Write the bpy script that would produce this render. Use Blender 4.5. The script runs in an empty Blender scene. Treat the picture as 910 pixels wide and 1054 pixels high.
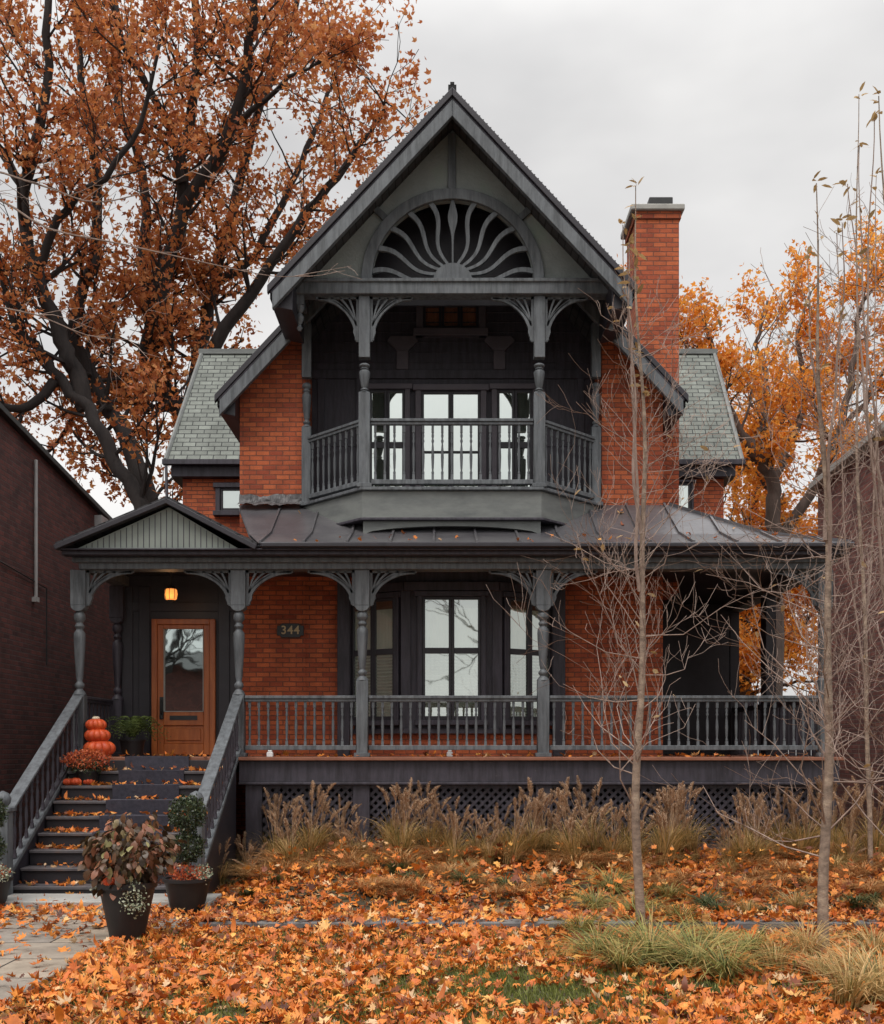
import bpy, math, random
import numpy as np
from mathutils import Vector, Matrix, noise
R = random.Random(11)
NR = np.random.RandomState(5)
rad = math.radians
scene = bpy.context.scene
COL = scene.collection
CAMY, EYE, F = -15.6, 1.89, 1092.0
def P(px, py, Y):
    d = Y - CAMY
    return Vector(((px-455)*d/F, Y, EYE+(770-py)*d/F))
CX = 0.15
FLOOR = 1.76

# ------------------------------------------------------------------ mesh builder
class MB:
    def __init__(s, M=None):
        s.v = []; s.f = []; s.m = []; s.sm = []; s.M = M
    def add(s, verts, faces, mi=0, smooth=False):
        b = len(s.v)
        if s.M is not None: verts = [s.M @ Vector(v) for v in verts]
        s.v += [tuple(v) for v in verts]
        for f in faces:
            s.f.append(tuple(b+i for i in f)); s.m.append(mi); s.sm.append(smooth)
        return s
    def box(s, x0, x1, y0, y1, z0, z1, mi=0):
        if x0 > x1: x0, x1 = x1, x0
        if y0 > y1: y0, y1 = y1, y0
        if z0 > z1: z0, z1 = z1, z0
        v = [(x0,y0,z0),(x1,y0,z0),(x1,y1,z0),(x0,y1,z0),(x0,y0,z1),(x1,y0,z1),(x1,y1,z1),(x0,y1,z1)]
        return s.add(v, [(0,3,2,1),(4,5,6,7),(0,1,5,4),(1,2,6,5),(2,3,7,6),(3,0,4,7)], mi)
    def beam(s, p0, p1, w, h, mi=0, top=True):
        """sheared bar from p0 to p1; the points are the centre of its top (top) or of its middle; sections stay vertical"""
        p0 = Vector(p0); p1 = Vector(p1); d = p1-p0
        n = Vector((d.y, -d.x, 0)); n = n.normalized() if n.length > 1e-6 else Vector((1,0,0))
        a = 0 if top else h/2
        v = []
        for p in (p0, p1):
            for sx, dz in ((-1,a-h),(1,a-h),(1,a),(-1,a)):
                v.append(p + n*sx*w/2 + Vector((0,0,dz)))
        return s.add(v, [(0,1,2,3),(7,6,5,4),(0,4,5,1),(1,5,6,2),(2,6,7,3),(3,7,4,0)], mi)
    def prism(s, poly, y0, y1, mi=0):
        """polygon of (x,z), counter-clockwise seen from -Y, extruded y0..y1"""
        n = len(poly)
        v = [(x,y0,z) for x,z in poly] + [(x,y1,z) for x,z in poly]
        f = [tuple(range(n)), tuple(range(2*n-1, n-1, -1))]
        f += [((i+1)%n, i, n+i, n+(i+1)%n) for i in range(n)]
        return s.add(v, f, mi)
    def strip(s, pts, ws, y0, y1, mi=0):
        """flat ribbon with thickness along pts (x,z) with widths ws"""
        n = len(pts); L = []; Rr = []
        for i,(x,z) in enumerate(pts):
            a = pts[max(i-1,0)]; b = pts[min(i+1,n-1)]
            dx, dz = b[0]-a[0], b[1]-a[1]; l = math.hypot(dx,dz) or 1
            w = (ws[i] if hasattr(ws,'__len__') else ws)/2
            L.append((x-dz/l*w, z+dx/l*w)); Rr.append((x+dz/l*w, z-dx/l*w))
        v = [(x,y0,z) for x,z in L]+[(x,y0,z) for x,z in Rr]+[(x,y1,z) for x,z in L]+[(x,y1,z) for x,z in Rr]
        f = []
        for i in range(n-1):
            f += [(i, n+i, n+i+1, i+1), (2*n+i, 2*n+i+1, 3*n+i+1, 3*n+i), (i, i+1, 2*n+i+1, 2*n+i), (n+i, 3*n+i, 3*n+i+1, n+i+1)]
        f += [(0,2*n,3*n,n), (n-1,2*n-1,4*n-1,3*n-1)]
        return s.add(v, f, mi)
    def lathe(s, x, y, prof, seg=12, mi=0, smooth=True):
        v = []; f = []
        for r,z in prof:
            for k in range(seg):
                a = 2*math.pi*k/seg
                v.append((x+r*math.cos(a), y+r*math.sin(a), z))
        for i in range(len(prof)-1):
            for k in range(seg):
                k2 = (k+1)%seg
                f.append((i*seg+k, i*seg+k2, (i+1)*seg+k2, (i+1)*seg+k))
        f.append(tuple(reversed(range(seg)))); f.append(tuple(range((len(prof)-1)*seg, len(prof)*seg)))
        return s.add(v, f, mi, smooth)
    def tube(s, pts, rs, seg=5, mi=0):
        v = []; f = []; n = len(pts)
        u = None
        for i in range(n):
            a = pts[max(i-1,0)]; b = pts[min(i+1,n-1)]
            t = (b-a).normalized()
            if u is None:
                u = t.cross(Vector((0.3,0.9,0.1))).normalized()
            u = (u - t*u.dot(t)).normalized(); w = t.cross(u)
            for k in range(seg):
                an = 2*math.pi*k/seg
                v.append(pts[i] + (u*math.cos(an)+w*math.sin(an))*rs[i])
        for i in range(n-1):
            for k in range(seg):
                k2 = (k+1)%seg
                f.append((i*seg+k, i*seg+k2, (i+1)*seg+k2, (i+1)*seg+k))
        f.append(tuple(reversed(range(seg)))); f.append(tuple(range((n-1)*seg, n*seg)))
        return s.add(v, f, mi, True)
    def quad(s, a, b, c, d, mi=0): return s.add([a,b,c,d], [(0,1,2,3)], mi)
    def build(s, name, mats, parent=None, bevel=0, uv=False, loc=None):
        me = bpy.data.meshes.new(name)
        me.from_pydata(s.v, [], s.f)
        if not isinstance(mats, (list,tuple)): mats = [mats]
        for m in mats: me.materials.append(m)
        me.polygons.foreach_set('material_index', s.m)
        me.polygons.foreach_set('use_smooth', s.sm)
        me.update()
        if any(s.sm): me.set_sharp_from_angle(angle=rad(50))
        if uv: make_uv(me)
        o = bpy.data.objects.new(name, me); COL.objects.link(o)
        if parent: o.parent = parent
        if loc is not None: o.location = loc
        if bevel:
            b = o.modifiers.new('Bevel', 'BEVEL'); b.width = bevel; b.segments = 1; b.limit_method = 'ANGLE'; b.angle_limit = rad(40)
        return o
def make_uv(me):
    uvl = me.uv_layers.new(name='UVMap'); vs = me.vertices; Z = Vector((0,0,1))
    for p in me.polygons:
        n = p.normal
        u = Z.cross(n)
        u = u.normalized() if u.length > 0.02 else Vector((1,0,0))
        v = n.cross(u)
        for li in p.loop_indices:
            c = vs[me.loops[li].vertex_index].co
            uvl.data[li].uv = (c.dot(u), c.dot(v))
def tag(o, label=None, cat=None, group=None, kind=None):
    if label: o['label'] = label
    if cat: o['category'] = cat
    if group: o['group'] = group
    if kind: o['kind'] = kind
    return o
def empty(name, loc=(0,0,0)):
    o = bpy.data.objects.new(name, None); COL.objects.link(o); o.location = loc; o.empty_display_size = .2
    return o
def scatter(name, tv, tf, pos, rot, scl, tint, mat, parent=None):
    """many copies of one small template as ONE mesh; tint is a random number per copy"""
    tv = np.asarray(tv, float); N = len(pos); nv = len(tv)
    if tv.ndim == 2: V = np.einsum('nij,vj->nvi', rot, tv)
    V = V*np.asarray(scl)[:,None,None] + np.asarray(pos)[:,None,:]
    k = len(tf[0]); tf = np.asarray(tf)
    Fc = (tf[None,:,:] + (np.arange(N)*nv)[:,None,None]).reshape(-1)
    me = bpy.data.meshes.new(name)
    me.vertices.add(N*nv); me.vertices.foreach_set('co', V.reshape(-1).astype(np.float32))
    nf = N*len(tf)
    me.loops.add(nf*k); me.loops.foreach_set('vertex_index', Fc.astype(np.int32))
    me.polygons.add(nf); me.polygons.foreach_set('loop_start', (np.arange(nf)*k).astype(np.int32))
    a = me.attributes.new('tint', 'FLOAT', 'FACE')
    me.update(calc_edges=True)
    a = me.attributes['tint']; a.data.foreach_set('value', np.repeat(np.asarray(tint), len(tf)).astype(np.float32))
    me.materials.append(mat)
    o = bpy.data.objects.new(name, me); COL.objects.link(o)
    if parent: o.parent = parent
    return o
def euler_mats(rx, ry, rz):
    cx, sx, cy, sy, cz, sz = np.cos(rx), np.sin(rx), np.cos(ry), np.sin(ry), np.cos(rz), np.sin(rz)
    n = len(rx); M = np.zeros((n,3,3))
    M[:,0,0]=cz*cy; M[:,0,1]=cz*sy*sx-sz*cx; M[:,0,2]=cz*sy*cx+sz*sx
    M[:,1,0]=sz*cy; M[:,1,1]=sz*sy*sx+cz*cx; M[:,1,2]=sz*sy*cx-cz*sx
    M[:,2,0]=-sy;   M[:,2,1]=cy*sx;          M[:,2,2]=cy*cx
    return M

# ------------------------------------------------------------------ materials
def newmat(name):
    m = bpy.data.materials.new(name); m.use_nodes = True
    nt = m.node_tree; b = nt.nodes['Principled BSDF']
    return m, nt, b
def ramp(nt, cols, fac, interp='LINEAR'):
    r = nt.nodes.new('ShaderNodeValToRGB'); r.color_ramp.interpolation = interp
    e = r.color_ramp.elements
    while len(e) < len(cols): e.new(0.5)
    for i,(p,c) in enumerate(cols):
        e[i].position = p; e[i].color = (c[0],c[1],c[2],1)
    nt.links.new(fac, r.inputs[0]); return r
def nz(nt, scale, detail=4, vec=None, rough=.55):
    n = nt.nodes.new('ShaderNodeTexNoise'); n.inputs['Scale'].default_value = scale
    n.inputs['Detail'].default_value = detail; n.inputs['Roughness'].default_value = rough
    if vec is not None: nt.links.new(vec, n.inputs['Vector'])
    return n
def coords(nt, kind='Object', scale=None):
    t = nt.nodes.new('ShaderNodeTexCoord')
    if scale is None: return t.outputs[kind]
    mp = nt.nodes.new('ShaderNodeMapping'); mp.inputs['Scale'].default_value = scale
    nt.links.new(t.outputs[kind], mp.inputs['Vector']); return mp.outputs[0]
def mixc(nt, a, b, fac, mode='MIX'):
    m = nt.nodes.new('ShaderNodeMix'); m.data_type = 'RGBA'; m.blend_type = mode
    for s, x in ((m.inputs[6], a), (m.inputs[7], b), (m.inputs[0], fac)):
        if isinstance(x, (int,float)): s.default_value = x
        elif isinstance(x, tuple): s.default_value = (*x[:3], 1)
        else: nt.links.new(x, s)
    return m.outputs[2]
def bump(nt, b, h, strength=.3, dist=.01):
    bp = nt.nodes.new('ShaderNodeBump'); bp.inputs['Strength'].default_value = strength; bp.inputs['Distance'].default_value = dist
    nt.links.new(h, bp.inputs['Height']); nt.links.new(bp.outputs[0], b.inputs['Normal'])
def mat_noise(name, c1, c2, scale=4, rough=.6, bstr=.2, bscale=30, c3=None, stretch=None, metal=0, bdist=.01):
    m, nt, b = newmat(name)
    co = coords(nt, 'Object', stretch)
    n = nz(nt, scale, 6, co, .65)
    cols = [(.3,c1),(.7,c2)] if c3 is None else [(.28,c1),(.55,c2),(.72,c3)]
    r = ramp(nt, cols, n.outputs[0]); nt.links.new(r.outputs[0], b.inputs['Base Color'])
    b.inputs['Roughness'].default_value = rough; b.inputs['Metallic'].default_value = metal
    if bstr:
        n2 = nz(nt, bscale, 5, co); bump(nt, b, n2.outputs[0], bstr, bdist)
    return m
def mat_paint(name, c1, c2, chip, rough=.5, amount=.68, streak=.62):
    m, nt, b = newmat(name); co = coords(nt,'Object')
    n = nz(nt, 2.5, 7, co, .7); r = ramp(nt, [(.3,c1),(.7,c2)], n.outputs[0])
    st = nz(nt, 5, 5, coords(nt,'Object',(3,3,.35)), .65); r2 = ramp(nt, [(.35,(1-streak,1-streak,1-streak)),(.6,(1.08,1.08,1.08))], st.outputs[0])
    c = mixc(nt, r.outputs[0], r2.outputs[0], .8, 'MULTIPLY')
    ch = nz(nt, 11, 8, co, .75); r3 = ramp(nt, [(amount-.02,(0,0,0)),(amount+.02,(1,1,1))], ch.outputs[0])
    c = mixc(nt, c, chip, r3.outputs[0]); nt.links.new(c, b.inputs['Base Color'])
    rr = nt.nodes.new('ShaderNodeMapRange'); rr.inputs[3].default_value = rough-.12; rr.inputs[4].default_value = rough+.25
    nt.links.new(n.outputs[0], rr.inputs[0]); nt.links.new(rr.outputs[0], b.inputs['Roughness'])
    n2 = nz(nt, 30, 5, coords(nt,'Object',(1,1,.5))); bump(nt, b, n2.outputs[0], .3, .01)
    return m
def mat_brick(name, c1, c2, mortar, bw=.215, rh=.078, ms=.009, dark=.55):
    m, nt, b = newmat(name)
    uv = coords(nt, 'UV')
    wob = nz(nt, 1.3, 2, uv)
    t = nt.nodes.new('ShaderNodeTexBrick'); nt.links.new(uv, t.inputs['Vector'])
    t.inputs['Scale'].default_value = 1; t.inputs['Brick Width'].default_value = bw; t.inputs['Row Height'].default_value = rh
    t.inputs['Mortar Size'].default_value = ms; t.inputs['Mortar Smooth'].default_value = .3; t.inputs['Bias'].default_value = -.1
    t.inputs['Color1'].default_value = (*c1,1); t.inputs['Color2'].default_value = (*c2,1); t.inputs['Mortar'].default_value = (*mortar,1)
    n = nz(nt, 2.2, 6, uv, .7); r = ramp(nt, [(.3,(dark,dark,dark)),(.62,(1,1,1))], n.outputs[0])
    c = mixc(nt, t.outputs['Color'], r.outputs[0], .8, 'MULTIPLY')
    n3 = nz(nt, 60, 3, uv); r3 = ramp(nt, [(.3,(.75,.75,.75)),(.7,(1.15,1.1,1.1))], n3.outputs[0])
    c = mixc(nt, c, r3.outputs[0], .8, 'MULTIPLY')
    nt.links.new(c, b.inputs['Base Color']); b.inputs['Roughness'].default_value = .85
    mth = nt.nodes.new('ShaderNodeMath'); mth.operation = 'MULTIPLY_ADD'; mth.inputs[1].default_value = -1
    nt.links.new(t.outputs['Fac'], mth.inputs[0]); 
    m2 = nt.nodes.new('ShaderNodeMath'); m2.operation = 'MULTIPLY'; m2.inputs[1].default_value = .35
    nt.links.new(n3.outputs[0], m2.inputs[0]); nt.links.new(m2.outputs[0], mth.inputs[2])
    bump(nt, b, mth.outputs[0], .8, .012)
    return m
def mat_leaf(name, cols, trans=.3, rough=.6, attr='tint'):
    m, nt, b = newmat(name)
    a = nt.nodes.new('ShaderNodeAttribute'); a.attribute_name = attr
    r = ramp(nt, cols, a.outputs['Fac'])
    n = nz(nt, 25, 3, coords(nt,'Object')); r2 = ramp(nt, [(.3,(.72,.68,.65)),(.7,(1.1,1.1,1.1))], n.outputs[0])
    c = mixc(nt, r.outputs[0], r2.outputs[0], .8, 'MULTIPLY')
    nt.links.new(c, b.inputs['Base Color']); b.inputs['Roughness'].default_value = rough
    tr = nt.nodes.new('ShaderNodeBsdfTranslucent'); nt.links.new(c, tr.inputs[0])
    mx = nt.nodes.new('ShaderNodeMixShader'); mx.inputs[0].default_value = trans
    nt.links.new(b.outputs[0], mx.inputs[1]); nt.links.new(tr.outputs[0], mx.inputs[2])
    nt.links.new(mx.outputs[0], nt.nodes['Material Output'].inputs[0])
    return m
def mat_glass(name, fac=.5, tintc=(.93,1,.96)):
    m, nt, b = newmat(name); nt.nodes.remove(b)
    g = nt.nodes.new('ShaderNodeBsdfGlossy'); g.inputs['Roughness'].default_value = .02; g.inputs[0].default_value = (*tintc,1)
    t = nt.nodes.new('ShaderNodeBsdfTransparent'); t.inputs[0].default_value = (.9,.93,.9,1)
    n = nz(nt, 1.6, 2, coords(nt,'Object')); bp = nt.nodes.new('ShaderNodeBump'); bp.inputs['Strength'].default_value = .12; bp.inputs['Distance'].default_value = .02
    nt.links.new(n.outputs[0], bp.inputs['Height']); nt.links.new(bp.outputs[0], g.inputs['Normal'])
    mx = nt.nodes.new('ShaderNodeMixShader'); mx.inputs[0].default_value = fac
    nt.links.new(t.outputs[0], mx.inputs[1]); nt.links.new(g.outputs[0], mx.inputs[2])
    nt.links.new(mx.outputs[0], nt.nodes['Material Output'].inputs[0])
    return m

M = {}
M['trim'] = mat_paint('grey_trim_paint', (.098,.108,.120), (.145,.157,.168), (.20,.20,.19))
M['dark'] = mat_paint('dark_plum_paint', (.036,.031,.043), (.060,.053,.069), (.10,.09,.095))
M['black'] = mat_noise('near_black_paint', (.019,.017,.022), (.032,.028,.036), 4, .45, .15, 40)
M['stucco'] = mat_noise('grey_green_stucco', (.18,.195,.19), (.25,.27,.26), 1.6, .8, .6, 22, c3=(.24,.29,.25), bdist=.02)
M['skirt'] = mat_noise('weathered_sage_metal', (.10,.108,.108), (.17,.18,.172), 1.8, .42, .2, 6, c3=(.20,.215,.20), stretch=(1,1,3))
M['brick'] = mat_brick('orange_red_brick', (.62,.155,.055), (.34,.065,.03), (.24,.085,.05), dark=.45)
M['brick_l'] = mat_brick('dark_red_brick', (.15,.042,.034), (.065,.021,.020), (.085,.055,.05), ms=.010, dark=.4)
M['brick_r'] = mat_brick('brown_red_brick', (.27,.10,.08), (.13,.05,.047), (.19,.13,.115), ms=.010, dark=.45)
M['slate'] = mat_brick('grey_green_slate', (.27,.30,.27), (.19,.21,.19), (.05,.055,.055), .25, .115, .010, .5)
M['slate_d'] = mat_brick('dark_slate', (.06,.06,.063), (.045,.045,.05), (.015,.015,.016), .30, .145, .012)
M['metal'] = mat_noise('old_painted_roof_metal', (.075,.072,.082), (.15,.145,.15), 1.2, .36, .4, 5, metal=.3, bdist=.03)
M['lead'] = mat_noise('dull_lead_flashing', (.030,.028,.032), (.11,.105,.108), 5, .5, .5, 8, c3=(.07,.068,.07), bdist=.03)
M['wood'] = mat_noise('varnished_door_wood', (.30,.075,.02), (.50,.15,.038), 3, .35, .15, 30, stretch=(4,4,.5))
M['board'] = mat_noise('porch_floor_edge_wood', (.18,.07,.04), (.30,.12,.07), 4, .6, .2, 30)
M['riser'] = mat_noise('black_riser_paint', (.012,.010,.013), (.022,.019,.024), 4, .6, .1, 30)
M['iron'] = mat_noise('black_iron', (.015,.015,.016), (.03,.03,.03), 8, .45, .1, 30)
M['plant_pot'] = mat_noise('black_resin_pot', (.008,.007,.008), (.014,.013,.014), 6, .5, .1, 30)
M['mat'] = mat_noise('blue_grey_runner', (.032,.030,.042), (.062,.058,.078), 20, .95, .6, 120)
M['tread'] = mat_noise('worn_stair_paint', (.05,.045,.05), (.095,.085,.09), 5, .55, .2, 30, c3=(.13,.07,.05))
M['stone'] = mat_noise('concrete_coping', (.30,.29,.27), (.42,.41,.38), 3, .8, .4, 20)
M['curtain'] = mat_noise('white_curtain', (.74,.77,.68), (.86,.88,.8), 2, .9, .3, 8, stretch=(6,1,.3))
M['plum'] = mat_noise('plum_trim_paint', (.075,.062,.076), (.115,.098,.115), 3, .5, .25, 40)
M['slat'] = mat_noise('blind_slats', (.42,.44,.38), (.55,.57,.5), 4, .7, 0)
M['inner'] = mat_noise('unlit_space_dark', (.012,.011,.012), (.03,.028,.03), 2, .9, 0)  # near-black colour stands in for unlit space behind door glass and lattice
M['glass'] = mat_glass('window_glass', .55)
M['glass_att'] = mat_glass('attic_window_glass', .12, (1,.8,.7))
M['glass_up'] = mat_glass('upper_window_glass', .8)
M['glass_side'] = mat_glass('side_window_glass', .38)
M['glass_door'] = mat_glass('door_glass', .75, (.88,1,.97))
M['bark'] = mat_noise('dark_maple_bark', (.014,.011,.011), (.034,.027,.025), 6, .9, .8, 20, stretch=(1,1,.3), bdist=.03)
M['bark_r'] = mat_noise('grey_brown_bark', (.06,.045,.038), (.13,.095,.08), 6, .9, .7, 20, stretch=(1,1,.3), bdist=.03)
M['bark_s'] = mat_noise('pale_sapling_bark', (.19,.13,.105), (.38,.28,.23), 9, .8, .6, 60, stretch=(1,1,.5))
M['bark_k'] = mat_noise('sapling_trunk_bark', (.10,.07,.055), (.30,.22,.165), 7, .85, .8, 40, c3=(.44,.34,.25), stretch=(1,1,1.6))
M['pumpkin'] = mat_noise('pumpkin_skin', (.44,.045,.014), (.68,.10,.022), 5, .5, .3, 14, c3=(.74,.16,.04))
M['pumpkin_w'] = mat_noise('cream_gourd_skin', (.6,.5,.36), (.75,.66,.5), 6, .45, .2, 30)
M['stem'] = mat_noise('dry_stem', (.14,.11,.05), (.25,.2,.1), 10, .8, .3, 40)
M['white'] = mat_noise('white_plastic', (.6,.6,.6), (.75,.75,.75), 5, .4, 0)
M['gold'] = mat_noise('aged_brass_paint', (.45,.33,.16), (.6,.46,.25), 9, .4, .1, 60)
M['pipe'] = mat_noise('grey_downpipe', (.3,.29,.29), (.42,.41,.4), 5, .5, .1, 30)
# beadboard
def mat_bead():
    m, nt, b = newmat('beadboard_paint')
    uv = coords(nt,'Object'); sp = nt.nodes.new('ShaderNodeSeparateXYZ'); nt.links.new(uv, sp.inputs[0])
    n = nz(nt, 3, 5, uv); r = ramp(nt, [(.3,(.19,.215,.195)),(.7,(.25,.28,.25))], n.outputs[0])
    nt.links.new(r.outputs[0], b.inputs['Base Color']); b.inputs['Roughness'].default_value = .55
    return m
M['bead'] = mat_bead()
def mat_paver():
    m, nt, b = newmat('stone_pavers')
    uv = coords(nt,'Object')
    t = nt.nodes.new('ShaderNodeTexBrick'); nt.links.new(uv, t.inputs['Vector'])
    t.inputs['Scale'].default_value = 1; t.inputs['Brick Width'].default_value = 1.25; t.inputs['Row Height'].default_value = .78
    t.inputs['Mortar Size'].default_value = .012; t.inputs['Mortar Smooth'].default_value = .2
    t.inputs['Color1'].default_value = (.36,.30,.235,1); t.inputs['Color2'].default_value = (.25,.225,.20,1); t.inputs['Mortar'].default_value = (.03,.025,.02,1)
    n = nz(nt, 2.5, 7, uv, .7); r = ramp(nt, [(.3,(.5,.48,.46)),(.65,(1.1,1.08,1.05))], n.outputs[0])
    c = mixc(nt, t.outputs[0], r.outputs[0], .9, 'MULTIPLY'); nt.links.new(c, b.inputs['Base Color'])
    b.inputs['Roughness'].default_value = .7
    n2 = nz(nt, 30, 5, uv); bump(nt, b, n2.outputs[0], .3, .01)
    return m
M['paver'] = mat_paver()
M['path'] = mat_noise('grey_path_stone', (.10,.10,.105), (.19,.185,.18), 3, .8, .4, 20)
M['soil'] = mat_noise('leafy_soil', (.035,.028,.016), (.075,.06,.03), 2.5, .95, .9, 9, c3=(.05,.085,.022), bdist=.05)
M['asphalt'] = mat_noise('street_asphalt', (.04,.04,.042), (.06,.06,.06), 8, .9, .4, 60)
LEAF_T = [(0,(.28,.075,.03)),(.35,(.52,.16,.05)),(.7,(.68,.26,.08)),(1,(.78,.42,.18))]
LEAF_O = [(0,(.60,.20,.025)),(.4,(.88,.33,.04)),(.75,(.92,.43,.07)),(1,(.93,.58,.18))]
LEAF_G = [(0,(.11,.035,.018)),(.16,(.30,.08,.025)),(.36,(.64,.18,.028)),(.54,(.84,.30,.045)),(.66,(.68,.15,.025)),(.80,(.88,.46,.10)),(.91,(.84,.58,.34)),(1,(.46,.28,.14))]
M['leaf_t'] = mat_leaf('rust_tree_leaves', LEAF_T, .5)
M['leaf_o'] = mat_leaf('orange_tree_leaves', LEAF_O, .55)
M['leaf_g'] = mat_leaf('fallen_maple_leaves', LEAF_G, .15, .55)
M['leaf_tan'] = mat_leaf('tan_sapling_leaves', [(0,(.30,.19,.08)),(1,(.55,.38,.18))], .3)
M['plume'] = mat_leaf('tan_grass_plume', [(0,(.36,.22,.13)),(1,(.74,.54,.37))], .3, .8)
M['blade_d'] = mat_leaf('dry_grass_blade', [(0,(.12,.13,.035)),(.3,(.38,.27,.09)),(.7,(.62,.40,.16)),(1,(.72,.50,.24))], .3)
M['blade_r'] = mat_leaf('rusty_grass_blade', [(0,(.16,.10,.03)),(.35,(.50,.20,.06)),(.7,(.64,.34,.13)),(1,(.72,.48,.22))], .3)
M['blade_g'] = mat_leaf('green_grass_blade', [(0,(.045,.07,.018)),(.3,(.17,.19,.045)),(.6,(.38,.35,.10)),(.85,(.50,.36,.13)),(1,(.55,.27,.09))], .3)
M['blade_s'] = mat_leaf('dark_sedge_blade', [(0,(.035,.05,.015)),(1,(.12,.14,.04))], .2)
M['lawn'] = mat_leaf('lawn_blade', [(0,(.09,.115,.02)),(1,(.27,.29,.07))], .3)
M['fern'] = mat_leaf('fern_frond', [(0,(.05,.085,.02)),(1,(.20,.27,.07))], .3)
M['box'] = mat_leaf('boxwood_leaves', [(0,(.012,.02,.008)),(.8,(.05,.075,.028)),(1,(.12,.15,.07))], .2, .4)
M['croton'] = mat_leaf('autumn_croton_leaves', [(0,(.035,.022,.012)),(.3,(.09,.055,.025)),(.5,(.22,.09,.05)),(.72,(.40,.17,.10)),(.85,(.20,.19,.07)),(1,(.48,.44,.22))], .2, .4)
M['mum'] = mat_leaf('rusty_mum_petals', [(0,(.25,.04,.015)),(.6,(.55,.10,.03)),(1,(.7,.2,.06))], .2)
M['silver'] = mat_leaf('pale_trailing_leaves', [(0,(.22,.27,.16)),(1,(.6,.64,.5))], .2)
def emis(name, c, s):
    m, nt, b = newmat(name); b.inputs['Base Color'].default_value = (*c,1)
    b.inputs['Emission Color'].default_value = (*c,1); b.inputs['Emission Strength'].default_value = s; return m
M['lamp'] = emis('amber_lamp_glass', (1,.33,.07), .9)
M['bulb'] = emis('warm_bulb', (1,.75,.4), 9)

# ------------------------------------------------------------------ ground
def gh(x, y):
    """ground height: planting bed rises towards the porch"""
    if x < -2.75 or y > 0.2: 
        if x < -2.75: return 0.0
    t = min(max((y+5.0)/4.0, 0), 1); t = t*t*(3-2*t)
    e = min(max((x+2.75)/.8, 0), 1)
    return .34*t*e + .04*e*noise.noise(Vector((x*.9, y*.9, 0)))
mb = MB()
nx, ny = 90, 70
xs = [-200,-60,-20] + [-9+18*i/nx for i in range(nx+1)] + [20,60,200]
ys = [-220,-80,-30,-14] + [-11+12.5*i/ny for i in range(ny+1)] + [8,30,90,260]
vv = [(x,y,gh(x,y) if abs(x)<9.01 and -11.01<y<1.51 else (gh(min(x,9),min(max(y,-11),1.5)) if 0<=x<10 and -12<y<3 else 0)) for y in ys for x in xs]
W = len(xs)
ff = [(j*W+i, j*W+i+1, (j+1)*W+i+1, (j+1)*W+i) for j in range(len(ys)-1) for i in range(W-1)]
mb.add(vv, ff, 0, True)
g = mb.build('ground', M['soil']); tag(g, kind='structure')
mb = MB(); mb.box(-6.4,-3.2,-13,-2.9,-.05,.03)
mb.add([(-3.2,-5.0,-.04),(-2.55,-4.3,-.04),(-2.55,-3.9,-.04),(-3.2,-3.9,-.04),(-3.2,-5.0,.028),(-2.55,-4.3,.028),(-2.55,-3.9,.028),(-3.2,-3.9,.028)],
       [(4,5,6,7),(0,1,5,4),(1,2,6,5),(2,3,7,6)])
tag(mb.build('walkway', M['paver'], bevel=.008), kind='structure')
mb = MB(); mb.box(-2.5,5.5,-4.72,-4.28,0,.10); 
tag(mb.build('path', M['path'], bevel=.01), kind='structure')
mb = MB(); mb.box(-200,200,-27,-18,-.05,.02)
tag(mb.build('road', M['asphalt']), kind='structure')
mb = MB(); mb.box(-200,200,-16.8,-13.4,-.05,.035)
tag(mb.build('sidewalk', M['stone']), kind='structure')

# ------------------------------------------------------------------ the house
H = empty('brick_house', (CX, 1.6, 0))
tag(H, 'victorian red brick house with dark grey carved porch, balcony and steep sunburst gable', 'house')
H_INV = Matrix.Translation((-CX,-1.6,0))
def part(mb, name, mat, parent=None, bevel=0, uv=False, label=None):
    """build in world coordinates, parent under the house or one of its parts"""
    if name in SPLIT:
        for q in islands(mb): o = part_one(q, name, mat, parent, bevel, uv, label)
        return o
    return part_one(mb, name, mat, parent, bevel, uv, label)
SPLIT = {'brick_wall','wing_wall','eaves','shade_stringer','flashing','drop_pendant','porch_pier','side_screen_shade','wing_eaves','hip_flashing','rake_board','rake_moulding','pediment_roof','pediment_moulding','gable_roof','main_roof','wing_fascia','fascia_board','recess_corbel','porch_beam','porch_floor','void_shade_sheet','bay_post','entry_pilaster'}
def islands(mb):
    """split a builder into groups of pieces whose bounding boxes touch"""
    par = list(range(len(mb.v)))
    def fd(a):
        while par[a]!=a: par[a]=par[par[a]]; a=par[a]
        return a
    for f in mb.f:
        for i in f[1:]: par[fd(i)] = fd(f[0])
    g = {}
    for fi,f in enumerate(mb.f): g.setdefault(fd(f[0]),[]).append(fi)
    gs = []
    for fl in g.values():
        vs = [mb.v[i] for fi in fl for i in mb.f[fi]]
        lo = [min(v[k] for v in vs)-.004 for k in range(3)]; hi = [max(v[k] for v in vs)+.004 for k in range(3)]
        gs.append([fl,lo,hi])
    ch = True
    while ch:
        ch = False
        for i in range(len(gs)):
            for j in range(len(gs)-1,i,-1):
                if all(gs[i][1][k]<=gs[j][2][k] and gs[j][1][k]<=gs[i][2][k] for k in range(3)):
                    gs[i][0] += gs[j][0]; gs[i][1]=[min(a,b) for a,b in zip(gs[i][1],gs[j][1])]; gs[i][2]=[max(a,b) for a,b in zip(gs[i][2],gs[j][2])]
                    del gs[j]; ch = True
    out = []
    for fl,_,_ in gs:
        q = MB(); m = {}
        for fi in fl:
            ff = []
            for i in mb.f[fi]:
                if i not in m: m[i] = len(q.v); q.v.append(mb.v[i])
                ff.append(m[i])
            q.f.append(tuple(ff)); q.m.append(mb.m[fi]); q.sm.append(mb.sm[fi])
        out.append(q)
    return out
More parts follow.
